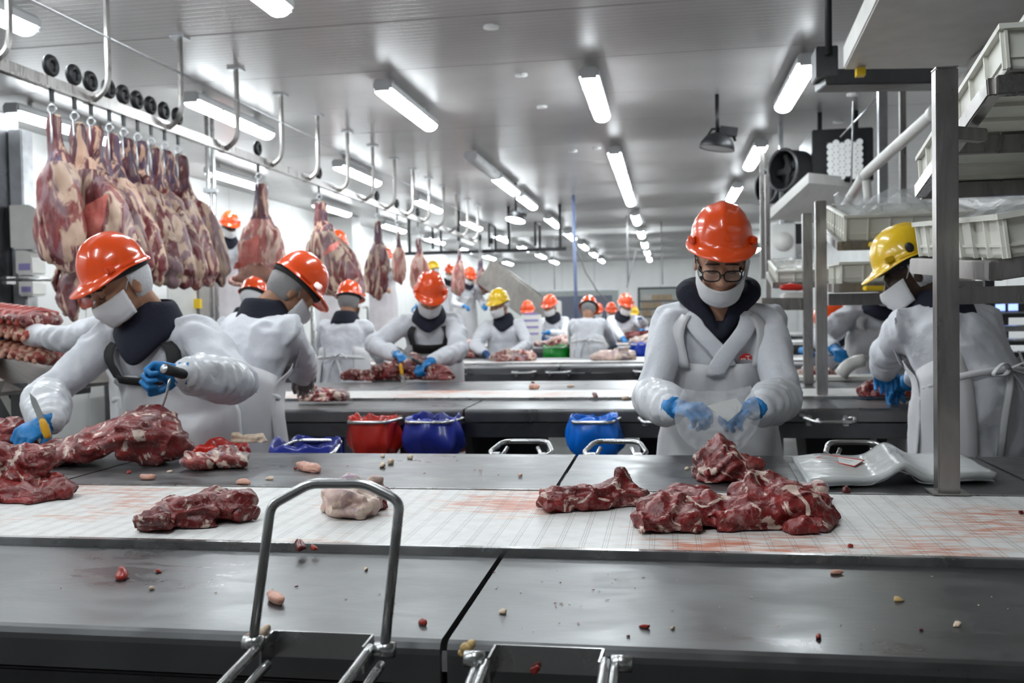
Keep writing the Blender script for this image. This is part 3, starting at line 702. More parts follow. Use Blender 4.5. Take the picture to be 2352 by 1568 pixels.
film_sheet('crumpled clear film lying in the deep tray of the near rack', c, W, (.44, np.linalg.norm(S2[1]-S2[0])*.94), 3, .03, .075)
c2 = S1[0] + np.array([.12, -.05, .14]); tray('white tray stacked on top of the upper trays', c2, X_, (S1[1]-S1[0]), (.35, .4, .09), ribs=False)
# middle rack standing on the second table
def mid_rack():
    b1 = at_z(1888, 906, .902); b2 = at_z(1857, 882, .902); t = thing('tray_rack', 'tall two-post steel tray rack standing on the second table', 'rack', tuple(b1)); O = b1
    for b, pt in ((b1, (1884, 462)), (b2, (1852, 490))):
        tp = at_y(pt[0], pt[1], b[1]); boxobj('post', b-O-[.026, .022, 0], [b[0]-O[0]+.026, b[1]-O[1]+.022, tp[2]-O[2]], 'steel_post', t, .003)
    SH = []
    for (kx, ky, kd, fx, fy, fd, w_, rz) in ((1932, 565, 4.35, 1895, 535, 4.95, .62, 0), (1925, 662, 4.35, 1898, 660, 5.0, .62, 0)):
        K = at_d(kx, ky, kd); Fp = at_d(fx, fy, fd); R = np.array([w_, .02, rz])
        for nm, p, q in (('shelf_side', K, Fp), ('shelf_side', K+R, Fp+R), ('shelf_front', K, K+R), ('shelf_front', Fp, Fp+R)): beamobj(nm, p-O, q-O, .035, .042, 'steel_post', t)
        SH.append((K, Fp, R))
    for (kx, ky, kd, fx, fy, fd) in ((1782, 655, 5.5, 1765, 630, 6.1),):
        K = at_d(kx, ky, kd); Fp = at_d(fx, fy, fd); R = np.array([.3, 0, 0])
        for nm, p, q in (('shelf_side', K, Fp), ('shelf_front', K, K+R), ('shelf_front', Fp, Fp+R)): beamobj(nm, p-O, q-O, .035, .036, 'steel_post', t)
        SH.append((K, Fp, R))
    K = at_d(1790, 700, 5.5)
    beamobj('lower_rail', at_d(1745, 698, 5.4)-O, at_d(1856, 698, 5.4)-O, .1, .07, 'steel_post', t)
    beamobj('lower_rail', at_d(1900, 688, 4.7)-O, at_d(2120, 684, 4.7)-O, .05, .06, 'steel_post', t)
    for px_, pt, pb, zc in ((1750, 350, 640, 8.2), (1762, 400, 690, 8.0)):
        a = at_d(px_, pt, zc); b = at_d(px_+4, pb, zc); beamobj('rear_post', a-O, [a[0]-O[0], a[1]-O[1], b[2]-O[2]], .04, .04, 'steel_post', t, up=(0, 1, 0))
    return SH
M1, M2, M3 = mid_rack()
tr, W, c, un = on_shelf('white plastic tray with film on the top shelf of the tall rack', M1, .0, 1.05, .12, off=.022)
film_sheet('loose clear film heaped on the top tray of the tall rack', c, W, (.62, .62), 9, .055, .10)
film_sheet('clear film sheet hanging past the tall rack tray', c + np.array([.35, 0, .05]), W, (.5, .5), 12, .06, .10)
on_shelf('yellowish white plastic tray on the middle shelf of the tall rack', M2, .05, .95, .10, off=.022)
tr, W, c, un = on_shelf('white tray of film rolls on the small side shelf of the tall rack', M3, .0, 1.0, .07, inset=.01)
film_sheet('clear film in the side shelf tray of the tall rack', c, W, (.26, .5), 15, .03, .05)
# yellow sleeve marks on the rack bars
for px0, px1, py, zc, lab in ((1998, 2055, 561, 4.28, 'yellow plastic sleeve on the upper bar of the tall rack'), (1985, 2045, 662, 4.25, 'yellow plastic sleeve on the lower bar of the tall rack')):
    a = at_d(px0, py, zc); b = at_d(px1, py, zc); mb = MB(); beam(mb, a, b, .045, .022); me = mb.mesh('sleeve', 'yellow_plastic', False); o = place('plastic_sleeve', bevel(me, .004), (a+b)/2); tag(o, lab, 'sleeve')
a = at_d(1798, 660, 5.35); b = at_d(1838, 660, 5.35)
MBr = MB().capsule([a, (a*.6+b*.4)+[0, 0, .004], b], [.016, .022, .018], 12); o = place('meat_packet', MBr.mesh('meat_packet', 'bag_red', True), (a+b)/2); tag(o, 'small red packet lying under the side shelf trays', 'packet')
o = boxobj('scale_box', at_d(1796, 690, 5.6)-[0, .1, 0], at_d(1856, 672, 5.6)+[0, .1, 0], 'white_plastic', None, .01); tag(o, 'low white plastic box under the red packet', 'box')
# ------------------------------------------------------------------ overhead rail with trolleys and hanging meat
RX, RZ = -3.3, 2.65
def rail():
    t = thing('overhead_rail', 'long steel overhead meat rail on hangers below the ceiling', 'rail', (RX, 9.5, RZ)); O = np.array(t.location)
    boxobj('track', (-.008, -5.6, -.035), (.008, 6.8, .025), 'steel_post', t, .002)
    boxobj('track_flange', (-.02, -5.6, -.045), (.02, 6.8, -.035), 'steel_post', t)
    rod('conduit', [(.125, -5.6, .33), (.125, 6.8, .33)], .007, 'galv', t, 8)
    y = -5.3
    while y < 6.7:
        pts = [(.12, y, CEIL-RZ), (.12, y, .10), (.10, y, .03), (.03, y, -.02), (.01, y, -.02)]
        mb = MB(); P = rounded(pts, .04, 4)
        mb.tube(P, .02, 4, flat=.25, up=(0, 1, 0)); mb.build('hanger', 'steel_post', t)
        boxobj('clamp', (-.026, y-.04, -.05), (.026, y+.04, -.005), 'steel_post', t, .004)
        boxobj('ceiling_plate', (.07, y-.05, CEIL-RZ-.012), (.17, y+.05, CEIL-RZ), 'galv', t)
        y += .83
rail()
t = thing('overhead_rail', 'dark steel cross rail carrying the farthest meat pieces', 'rail', (-3.0, 16.2, 2.45))
boxobj('track', (-1.6, -.03, -.03), (1.3, .03, .03), 'black_iron', t)
for x in (-1.5, -.6, .3, 1.2): boxobj('hanger', (x-.025, -.025, 0), (x+.025, .025, CEIL-2.45), 'black_iron', t)
for x in (-1.0, .0, .8): rod('frame_bar', rounded([(x, -.3, .05), (x, -.3, .45), (x, .3, .45), (x, .3, .05)], .05), .02, 'black_iron', t, 8)
def arc(c, r, a0, a1, n=14, plane='yz'):
    out = []
    for k in range(n+1):
        a = a0 + (a1-a0)*k/n
        out.append((c[0], c[1]+r*cos(a), c[2]+r*sin(a)) if plane == 'yz' else (c[0]+r*cos(a), c[1], c[2]+r*sin(a)))
    return out
TROL = {}
def trolley(y, label, group, drop=.30, x=RX, z=RZ, sc=1.0):
    t = thing('trolley_hook', label, 'hook', (x, y, z), group)
    if 'w' not in TROL:
        TROL['w'] = MB().tube(arc((0, 0, .085), .042, 0, 2*pi-.3, 18), .020, 8, closed=True).mesh('wheel', 'black_iron', True)
        TROL['s'] = MB().box((0, 0, .02), (.012, .03, .16)).box((.0, 0, -.07), (.012, .026, .08)).mesh('strap', 'black_iron', False)
        TROL['l'] = MB().tube(arc((0, 0, -.15), .024, 0, 2*pi-.35, 12, 'xz'), .006, 6, closed=True).mesh('ring', 'galv', True)
        TROL['h'] = MB().tube([(0, -.012, -.17), (0, -.012, -.30)] + arc((0, .012, -.33), .024, pi, 2*pi, 8), .006, 6).mesh('hook', 'galv', True)
    link('wheel', TROL['w'], t); link('strap', TROL['s'], t); link('ring', TROL['l'], t); link('hook', TROL['h'], t)
    return t
def carcass(label, x, y, ztop, h, wid, thick, slant, seed, mat='carcass', yaw=0.0, shank_f=.33, group=None, flat_end=True, vox=.013, cut=None, belly=1.0):
    """hanging fore-leg piece: thin shank on top, broad flank below"""
    t = thing('hanging_meat', label, 'meat', (x, y, ztop), group); t.rotation_euler = (0, 0, yaw)
    prof = [(0, .20, .34), (.03, .26, .40), (.10, .27, .42), (.20, .29, .46), (.28, .34, .55), (.35, .48, .72), (.43, .76, .92), (.52, .92*belly, 1), (.64, 1.0*belly, 1.0), (.78, 1.0*belly, .98), (.90, .95*belly, .9), (.97, .86*belly, .75), (1.0, .70*belly, .5)]
    def ring(f, a, b):
        cx = slant*max(0, f-.22)**1.1; n = 22
        return [(cx + wid/2*a*cos(2*pi*k/n), thick/2*b*sin(2*pi*k/n), -h*f) for k in range(n)]
    mb = MB(); mb.loft([ring(*p) for p in prof])
    rs = random.Random(seed)
    for k in range(5):   # muscle bulges
        f = rs.uniform(.40, .85); a = rs.uniform(-.6, .6); mb.ell((slant*max(0, f-.22)+wid/2*a*.7, -thick*.26, -h*f), (wid*rs.uniform(.10, .2), thick*rs.uniform(.22, .34), h*rs.uniform(.09, .2)))
    if flat_end:
        for k in range(3): f = .97+.03*k; mb.ell((slant*.8+wid*(k-1)*.16, 0, -h*f), (wid*.11, thick*.25, h*.06))
    def disp(co, no):
        q = co*np.array([1.0, 1.0, .45]); d = .016*fbm(q, 11, seed) + .010*np.abs(vnoise(q, 22, seed+4)) - .008*np.abs(vnoise(co*np.array([1.6, 1.6, .3]), 15, seed+9))
        return co + no*(d*min(1.0, wid/.3))[:, None]
    me = remesh(mb, vox, 1, disp, 'flank', mat)
    # shank faces get their own darker, sinewy look as a separate part: split by height
    b = bmesh.new(); b.from_mesh(me); zc = -h*shank_f
    up = b.copy(); bmesh.ops.delete(up, geom=[f for f in up.faces if f.calc_center_median().z < zc], context='FACES')
    bmesh.ops.delete(b, geom=[f for f in b.faces if f.calc_center_median().z >= zc], context='FACES')
    b.to_mesh(me); m2 = bpy.data.meshes.new('shank'); up.to_mesh(m2); m2.materials.append(MATS['shank']); b.free(); up.free()
    link('flank', me, t); link('shank', m2, t)
    mb = MB(); mb.ell((0, 0, -.006), (wid*.085, thick*.15, .010)); mb.build('joint_end', 'fat', t, True)
    if cut:
        f, a, wf, hf = cut; V = []; F = []; n = 18; cx = slant*max(0, f-.22)+wid/2*a
        co = np.zeros(len(me.vertices)*3); me.vertices.foreach_get('co', co); co = co.reshape(-1, 3)
        from mathutils.bvhtree import BVHTree
        bv = BVHTree.FromPolygons([tuple(v) for v in co], [tuple(p.vertices) for p in me.polygons])
        for j in range(n):
            for i in range(n):
                u, v = i/(n-1)*2-1, j/(n-1)*2-1
                px_ = cx+wf*u*(1-.15*v)+.03*v; pz = -h*f+hf*v+.03*u
                hit = bv.ray_cast(Vector((px_, -1, pz)), Vector((0, 1, 0)))[0]
                V.append((px_, (hit.y if hit else -thick*.4)-.004, pz))
        for j in range(n-1):
            for i in range(n-1): F.append((j*n+i, j*n+i+1, (j+1)*n+i+1, (j+1)*n+i))
        link('cut_face', mesh_from('cut_face', V, F, 'cut_face'), t)
    return t
# cluster of nine
cl = [118, 170, 208, 250, 283, 315, 346, 377, 408]; ctop = [262, 280, 293, 306, 318, 326, 335, 345, 355]; cbot = [600, 618, 622, 628, 632, 634, 636, 636, 632]
ordn = ['first', 'second', 'third', 'fourth', 'fifth', 'sixth', 'seventh', 'eighth', 'last']
for k, px_ in enumerate(cl):
    py_ = 195 + (px_-118)*.31; P = at_x(px_, py_, RX); y = P[1]
    trolley(y, 'black wheeled trolley hook holding one of the bunched meat pieces', 'trolley hooks of the bunched meat')
    zt = at_y(px_, ctop[k], y)[2]; zb = at_y(px_, cbot[k], y)[2]
    carcass('%s hanging meat piece of the bunch on the rail, counted from the steel cabinet' % ordn[k], RX+.0, y+.03, zt+.0, zt-zb+.01, .32 if k == 0 else (.42 if k == 1 else .36), .17, (.02 if k == 0 else .30), 40+k, 'carcass' if k % 3 else 'carcass', yaw=rad(-8), group=None, cut=(.68, .05, .075, .12) if k == 1 else ((.72, .1, .05, .08) if k == 5 else None))
# first one carries trimmings that hang down
t = thing('hanging_meat', 'dark ragged meat strips hanging below the first bunched piece', 'meat', tuple(at_y(150, 560, 4.85)))
for dx, l, r in ((-.06, .30, .022), (.03, .42, .05), (.09, .36, .035), (-.02, .4, .03)):
    P = [(dx, 0, 0), (dx+.01, .01, -l*.4), (dx-.015, 0, -l*.75), (dx+.02, -.01, -l)]
    mb = MB().capsule(P, [r*.6, r, r*1.2, r*.5], 10)
    link('strip', remesh(mb, .01, 1, lambda co, no: co + no*(.012*fbm(co, 18, 77))[:, None], 'strip', 'carcass'), t)
# single pieces along the rail: (hook px, py on rail, top py, bottom py, width px, slant, pale)
singles = [(592, 350, 420, 668, 105, .02, 'carcass_pale', 'pale hanging meat piece with an open hollow end', -.0),
           (732, 408, 462, 672, 110, .25, 'carcass', 'thick hanging meat piece with dark red top muscle', .0),
           (866, 462, 508, 668, 55, -.10, 'carcass', 'slim brown hanging meat piece beside the thick one', 0),
           (912, 490, 530, 640, 32, .0, 'carcass_pale', 'thin hanging meat piece in front of a worker on the platform', 0),
           (960, 515, 545, 660, 45, .0, 'carcass_pale', 'pinkish hanging meat piece near the yellow-helmet platform worker', 0),
           (1053, 545, 572, 668, 32, -.1, 'carcass_pale', 'small far hanging meat piece left of the cross rail', 0),
           (1103, 572, 596, 668, 38, .0, 'carcass', 'red far hanging meat piece under the cross rail', 0),
           (1130, 580, 604, 668, 34, -.03, 'carcass_pale', 'pink far hanging meat piece at the right end of the cross rail', 0)]
for k, (px_, py_, tp, bt, wp, sl, mt, lab, _) in enumerate(singles):
    P = at_x(px_, py_, RX); y = P[1] if k < 6 else 16.0; X0 = at_y(px_, py_, y)[0]
    zc = (CR @ (np.array([X0, y, 2.0])-CAM))[2]; w_ = wp*zc/2150
    zt = at_y(px_, tp, y)[2]; zb = at_y(px_, bt, y)[2]
    trolley(y, 'trolley hook on the rail holding a single meat piece', 'trolley hooks of the single meat pieces', x=X0, z=RZ if k < 6 else zt+.3)
    t = carcass(lab, X0, y+.03, zt+.0, zt-zb+.03, w_*1.05, w_*.62, sl*w_/.4, 70+k, mt, yaw=rad(9), flat_end=(k != 0), vox=.014 if k < 3 else .018, cut=(.62, -.45, .09, .11) if k == 0 else ((.5, .2, .06, .05) if k == 1 else None))
    if k == 0:
        R = []
        for q, zz in ((1.0, 0), (.8, .06), (.3, .13)): R.append([(w_*.5*q*cos(a)-.02, w_*.16*q*sin(a)-w_*.30, -(zt-zb)*.90 + zz*.9 + .05*sin(a)) for a in np.linspace(0, 2*pi, 18, endpoint=False)])
        MB().loft(R).build('hollow', 'cavity', t, True)
        mb = MB().tube([(w_*.58*cos(a)-.02, w_*.20*sin(a)-w_*.30, -(zt-zb)*.90+.05*sin(a)) for a in np.linspace(0, 2*pi, 18, endpoint=False)], .018, 8, closed=True); mb.build('rib_edge', 'carcass_pale', t, True)
# lone trolleys without meat

# ------------------------------------------------------------------ right side: air coolers, pipes, posts
def cooler_near():
    FL = at_d(1937, 160, 4.25); t = thing('air_cooler', 'large ceiling air cooler with a white drip tray above the near rack', 'air cooler', tuple(FL)); O = FL; z0 = FL[2]
    fr = at_z(2228, 156, z0); nl = at_z(2012, -60, z0); h = .105
    pts = [FL, fr, np.array([fr[0]+.05, nl[1]-1.2, z0]), np.array([nl[0]-.03, nl[1]-1.2, z0])]
    n = 4; V = [p-O for p in pts] + [p-O+[0, 0, h] for p in pts]
    F = [(0, 1, 2, 3), (4, 7, 6, 5)] + [(i, 4+i, 4+(i+1) % n, (i+1) % n) for i in range(n)]
    link('drip_tray', bevel(mesh_from('drip_tray', V, F, 'white_pvc', False), .006), t)
    boxobj('housing', (.08, -3.0, h), (fr[0]-FL[0]-.05, -.1, CEIL-z0-.06), 'steel_dark', t, .01)
    # steel cradle below the far end
    a = at_d(1884, 186, 4.5)-O; b = at_d(2160, 182, 4.5)-O
    beamobj('cradle_beam', a, b, .16, .075, 'steel_dark', t, .004); e = at_d(1896, 110, 4.45)-O
    beamobj('cradle_arm', a+[.02, 0, 0], [a[0]+.02, a[1], e[2]], .10, .16, 'steel_dark', t, .004, up=(0, 1, 0))
    boxobj('support_strut', (-.06, -2.6, -.02), (-.02, -2.5, CEIL-z0), 'galv', t)
    p = at_d(1903, 125, 4.4)-O; rod('insulated_pipe', [p, [p[0], p[1], CEIL-z0]], .017, 'rubber_black', t)
    boxobj('yellow_tag', at_d(1966, 160, 4.2)-O-[0, .02, .03], at_d(1986, 172, 4.2)-O+[0, .02, .03], 'yellow_plastic', t)
    # white pipe along the right side of the tray
    rod('edge_pipe', [at_d(2230, 150, 4.1)-O, at_d(2370, 38, 3.4)-O], .022, 'white_pvc', t, 12)
cooler_near()
def cooler_far():
    c = at_d(1915, 370, 9.0); t = thing('air_cooler', 'far dark air cooler with two round black fans and a white drip tray', 'air cooler', tuple(c)); O = c
    a = at_d(1855, 430, 9.0)-O; b = at_d(1985, 310, 9.0)-O
    boxobj('housing', (a[0], -.35, a[2]), (b[0], .5, b[2]), 'black_iron', t, .01)
    p0 = at_d(1903, 408, 8.6)-O; p1 = at_d(1981, 322, 8.6)-O; y = -.362
    boxobj('grille_plate', (p0[0], y-.006, p0[2]), (p1[0], y, p1[2]), 'steel_dark', t)
    hm = MB().tube([(0, 0, 0), (0, -.012, 0)], .030, 12).mesh('grille_cell', 'panel_white', False)
    for i in range(6):
        for j in range(6):
            link('grille_cell', hm, t, (p0[0]+(p1[0]-p0[0])*(i+.5)/6, y-.006, p0[2]+(p1[2]-p0[2])*(j+.25+.5*(i % 2))/6))
    for cx, cy, r, zc in ((1838, 393, .19, 8.9), (1797, 432, .17, 9.9)):
        q = at_d(cx, cy, zc)-O; d = np.array([-.8, -.6, 0])
        q0, q1 = q + d*.0, q + d*.22
        MB().tube([q0, q1], r, 28, caps=False).build('fan_shroud', 'rubber_black', t, True)
        ringp = [q1 + r*(np.array([-.6, .8, 0])*cos(s)*-1 + np.array([0, 0, 1])*sin(s)) for s in np.linspace(0, 2*pi, 28, endpoint=False)]
        MB().tube(ringp, .016, 8, closed=True).build('fan_rim', 'steel_dark', t, True)
        MB().tube([q0+d*.05, q0+d*.02], r*.97, 28).build('fan_back', 'dark_gap', t)
        hub = q0+d*.12; MB().tube([hub, hub+d*.04], r*.25, 14).build('fan_hub', 'black_iron', t)
        for k in range(5):
            s = 2*pi*k/5; e1 = np.array([-.6, .8, 0])*cos(s)+np.array([0, 0, 1])*sin(s); mb = MB(); beam(mb, hub+d*.02, hub+d*.02+e1*r*.9, .05, .006, up=d); mb.build('fan_blade', 'black_iron', t)
    A = at_d(1768, 503, 8.3)-O; B = at_d(1857, 420, 8.3)-O; C = at_d(1990, 432, 8.9)-O
    V = [A, B, C, C+(A-B)+[0, .2, 0]]; V = [np.array(v) for v in V]; V = V + [v+[0, 0, .09] for v in V]
    n = 4; F = [(0, 1, 2, 3), (4, 7, 6, 5)] + [(i, 4+i, 4+(i+1) % n, (i+1) % n) for i in range(n)]
    link('drip_tray', mesh_from('drip_tray', V, F, 'white_pvc', False), t)
    for px_ in (1880, 1960):
        q = at_d(px_, 312, 9.1)-O; boxobj('hanger', (q[0]-.02, 0, q[2]), (q[0]+.02, .04, CEIL-O[2]), 'black_iron', t)
cooler_far()
P = [at_d(2300, 108, 3.9), at_d(2150, 255, 4.6), at_d(1985, 402, 5.8), at_d(1932, 488, 6.6)]
c = P[1]; t = thing('drain_pipe', 'white plastic drain pipe sloping down below the coolers', 'pipe', tuple(c))
rod('pipe', rounded([p-c for p in P], .08, 5), .032, 'white_pvc', t, 14)
q = at_d(1990, 412, 5.8); rod('branch', [q-c, at_d(1996, 486, 5.8)-c], .026, 'white_pvc', t, 12)
for k in (1, 2): MB().tube([P[k]-c-(P[k+1]-P[k])*.02, P[k]-c+(P[k+1]-P[k])*.04], .038, 14).build('coupling', 'white_pvc', t, True)
a = at_d(2026, 198, 6.2); b = at_d(2030, 560, 6.2)
o = boxobj('support_post', (-.028, -.025, 0), (.028, .025, CEIL-b[2]), 'galv', None, .003, (a[0], a[1], b[2])); tag(o, 'bright square steel post hanging from the ceiling behind the racks', 'post')
o = boxobj('support_post', (-.022, -.02, 0), (.022, .02, CEIL-b[2]), 'steel_post', None, .003, tuple(at_d(2075, 560, 7.0)[:2]) + (b[2],)); tag(o, 'duller grey steel post beside the bright hanging post', 'post')
for p, q, lab in (((1960, 232), (1955, 430), 'thin vertical wire rod by the far cooler'), ((2015, 225), (1930, 315), 'thin slanting brace rod above the far cooler')):
    A, B = at_d(*p, 6.6), at_d(*q, 6.8); c = (A+B)/2; o = link('wire_rod', MB().tube([A-c, B-c], .006, 6).mesh('wire_rod', 'galv'), None, c); tag(o, lab, 'rod')
# white square vent box on the wall behind the racks
a = at_d(1771, 596, 9.4); b = at_d(1826, 514, 9.4); t = thing('vent_box', 'white square box with a round front behind the racks', 'box', tuple((a+b)/2))
c = (a+b)/2; boxobj('case', (a[0]-c[0], -.02, a[2]-c[2]), (b[0]-c[0], .2, b[2]-c[2]), 'panel_white', t, .01)
MB().tube([(0, -.03, 0), (0, -.02, 0)], (b[0]-a[0])*.40, 28).build('round_front', 'white_plastic', t, True)
boxobj('ceiling_arm', (-.02, .06, b[2]-c[2]), (.02, .1, CEIL-c[2]), 'galv', t); boxobj('mount_arm', (b[0]-c[0], .02, -.02), (b[0]-c[0]+.07, .1, .18), 'rubber_black', t)
# dome lamps hanging below the ceiling
def dome_lamp(label, px_, py_, r_px, zc, tilt, lit):
    c = at_d(px_, py_, zc); r = r_px*zc/2150; t = thing('dome_lamp', label, 'lamp', tuple(c)); n = 24
    Rm = np.array(Euler((rad(tilt[0]), rad(tilt[1]), 0)).to_matrix())
    rings = [[tuple(Rm @ np.array([r*k*cos(2*pi*i/n), r*k*sin(2*pi*i/n), z*r])) for i in range(n)] for k, z in ((1.0, -.30), (1.02, -.25), (.95, .0), (.75, .32), (.45, .52), (.25, .60))]
    MB().loft(rings, cap=False).build('shade', 'black_iron', t, True)
    rg = [[tuple(Rm @ np.array([r*k*cos(2*pi*i/n), r*k*sin(2*pi*i/n), z*r])) for i in range(n)] for k, z in ((.96, -.27), (.5, -.30), (.02, -.31))]
    MB().loft(rg, cap=False).build('lens', 'lamp_glow' if lit else 'lamp_off', t, True)
    g = Rm @ np.array([r*.5, 0, r*.75]); MB().box(g, (r*1.0, r*.55, r*.5), Rm).build('gear_box', 'black_iron', t)
    rod('stem', [(0, 0, r*.5), (0, 0, CEIL-c[2])], .018, 'black_iron', t)
    rod('bracket', [(-r*.8, 0, r*.1), (-r*.3, 0, r*.85), (r*.7, 0, r*.85), (r*1.0, 0, r*.1)], .012, 'black_iron', t)
dome_lamp('dark dome lamp with grey lens, unlit, beside the air coolers', 1648, 330, 40, 8.2, (0, 10), False)
dome_lamp('lit black dome lamp tilted sideways over the middle of the hall', 1185, 500, 23, 13.5, (-14, 10), True)
# thin blue pole, hanging cables
def hang(name, label, pts, r, mat, cat):
    pts = [np.asarray(p, float) for p in pts]; c = pts[0]; o = link(name, MB().tube([p-c for p in pts], r, 8).mesh(name, mat), None, c); return tag(o, label, cat)
a = at_y(1317, 470, 15.0); hang('ceiling_pole', 'thin blue pole running from the ceiling down to the tables', [(a[0], 15.0, CEIL), (a[0]+.02, 15.0, .95)], .028, 'pole_blue', 'pole')
hang('hanging_cable', 'thin grey cable sagging away from the blue pole', [at_y(1319, 556, 15.03), at_y(1345, 625, 15.6), at_y(1372, 668, 16), at_y(1395, 690, 16.4)], .012, 'cable', 'cable')
for px_, y, lab in ((1441, 18.5, 'vertical cable with a dark coupling over the far tables'), (1520, 20, 'vertical cable near the far window with shelves'), (1272, 22, 'vertical cable in front of the dark far window')):
    a = at_y(px_, 600, y); hang('hanging_cable', lab, [(a[0], y, CEIL), (a[0]+.01, y, 1.9)], .012, 'cable', 'cable')
hang('hanging_cable', 'slanting cable beside the coupling cable', [at_y(1461, 575, 18.5), at_y(1440, 660, 18.5)], .008, 'cable', 'cable')
# far wall windows
def window(n_, px0, px1, py0, py1, m1, mbar):
    a = at_y(px0, py1, YB-.03); b = at_y(px1, py0, YB-.03); t = boxobj('window_%d' % n_, (a[0], YB-.035, a[2]), (b[0], YB-.015, b[2]), m1, None); structure(t)
    for x0, x1, z0, z1 in ((a[0]-.06, b[0]+.06, b[2], b[2]+.06), (a[0]-.06, b[0]+.06, a[2]-.06, a[2]), (a[0]-.06, a[0], a[2], b[2]), (b[0], b[0]+.06, a[2], b[2])):
        boxobj('window_frame', (x0, YB-.06, z0), (x1, YB-.012, z1), mbar, t)
    return a, b, t
a, b, t = window(1, 1211, 1420, 666, 745, 'window_grey', 'galv')
q0 = at_y(1225, 740, YB-.05); q1 = at_y(1406, 678, YB-.05); boxobj('pane', (q0[0], YB-.05, q0[2]), (q1[0], YB-.036, q1[2]), 'window_dark', t)
a, b, t = window(2, 1470, 1640, 660, 760, 'window_grey', 'black_iron')
# racks of boxes in front of the second window
rs = random.Random(4)
a = at_y(1468, 760, 25); b = at_y(1576, 668, 25); t = thing('storage_rack', 'far steel shelf rack full of brown cartons in front of the window', 'rack', (a[0], 25, 0))
for x in (0, b[0]-a[0]): boxobj('upright', (x-.03, .05, 0), (x+.03, .45, b[2]), 'steel_dark', t)
for k in range(4):
    q = at_y(1474, 690+k*18, 25); boxobj('shelf', (0, .0, q[2]-.045), (b[0]-a[0], .45, q[2]-.002), 'steel_dark', t)
for k in range(14):
    px0 = 1474 + (k % 4)*24; py1 = 690 + (k//4)*18; a = at_y(px0, py1, 25); b = at_y(px0+22, py1-14, 25)
    o = boxobj('carton', (a[0], 25, a[2]), (b[0], 25.4, b[2]), 'card_board' if k % 3 else 'steel_chute', None, .008); tag(o, 'brown carton stacked on the far rack by the window', 'carton', 'cartons on the far rack')
# chute (inclined steel conveyor) behind the yellow-helmet worker
A = at_y(1120, 636, 15.6); B = at_y(1258, 740, 15.3); t = thing('inclined_chute', 'steel inclined chute descending behind the yellow-helmet worker', 'chute', tuple(B)); w_ = np.array([0, .5, 0])
mb = MB(); beam(mb, A-B, np.zeros(3), .5, .25); mb.build('trough', 'steel_chute', t)
for s in (-1, 1):
    mb = MB(); beam(mb, A-B+[0, .27*s, .08], np.array([0, .27*s, .08]), .02, .46); mb.build('side_plate', 'steel_chute', t)
for f in (.15, .75): boxobj('leg', ((A-B)[0]*f-.04, -.04, -B[2]), ((A-B)[0]*f+.04, .04, (A-B)[2]*f), 'steel_dark', t)
# pillar boxes near the chute
o = boxobj('electric_box', at_y(1238, 752, 15.8), at_y(1290, 690, 16.0), 'white_plastic', None, .02); tag(o, 'pale electric box behind the worker with folded arms', 'box')
# left wall pilaster and pipe columns
o = structure(boxobj('trim_2', (XL, 16.6, 0), (XL+.45, 17.1, CEIL-.02), 'panel_white'))
a = at_d(487, 520, 8.6); t = thing('pipe_column', 'slim double steel pipe running up beside the platform worker', 'pipe', (a[0], a[1], 0))
for dx in (-.028, .028): rod('pipe', [(dx, 0, 0), (dx, 0, CEIL)], .018, 'steel_bar', t)
boxobj('pipe_clamp', (-.06, -.025, 2.5), (.06, .025, 2.54), 'galv', t)
# steel work platform on the left carrying the standing workers
def platform(label, x0, x1, y0, y1, z):
    t = thing('work_platform', label, 'platform', ((x0+x1)/2, (y0+y1)/2, 0)); w_, d = (x1-x0)/2, (y1-y0)/2
    boxobj('deck', (-w_, -d, z-.05), (w_, d, z), 'steel_chute', t, .005)
    for sx in (-1, 1):
        for sy in (-1, 0, 1): boxobj('leg', (sx*(w_-.06)-.03, sy*(d-.06)-.03, 0), (sx*(w_-.06)+.03, sy*(d-.06)+.03, z-.05), 'steel_dark', t)
    for k in range(1, 3): boxobj('step', (w_, d-1.2, z*k/3-.03), (w_+.5-.16*k, d-.5, z*k/3), 'steel_chute', t)
    rod('guard_rail', [(-w_, -d, z), (-w_, -d, z+1.0), (-w_, d, z+1.0), (-w_, d, z)], .02, 'steel_bar', t)
platform('long steel work platform along the left wall beside the meat rail', -5.9, -3.75, 9.0, 15.0, .78)
platform('lower steel work platform at the far end of the meat rail', -5.9, -3.0, 15.1, 18.0, .53)
# grey cabinet with yellow marks behind the bunch
a = at_y(385, 740, 8.3); b = at_y(455, 640, 8.3); t = thing('control_cabinet', 'grey control cabinet with yellow tape beside the platform worker', 'cabinet', ((a[0]+b[0])/2, 8.3, 0))
w_ = (b[0]-a[0])/2; boxobj('body', (-w_, 0, 0), (w_, .4, b[2]), 'steel_chute', t, .01); boxobj('door', (-w_*.9, -.015, .3), (w_*.9, 0, b[2]-.05), 'white_plastic', t, .005)
boxobj('handle', (w_*.6, -.04, b[2]*.6), (w_*.7, -.015, b[2]*.6+.12), 'black_iron', t)
for px_, py0, py1 in ((456, 634, 655), (452, 690, 708)):
    q = at_y(px_, py1, 8.25)-np.array(t.location); boxobj('yellow_tape', (q[0]-.03, -.05, q[2]), (q[0]+.03, -.0, q[2]+.09), 'yellow_plastic', t)
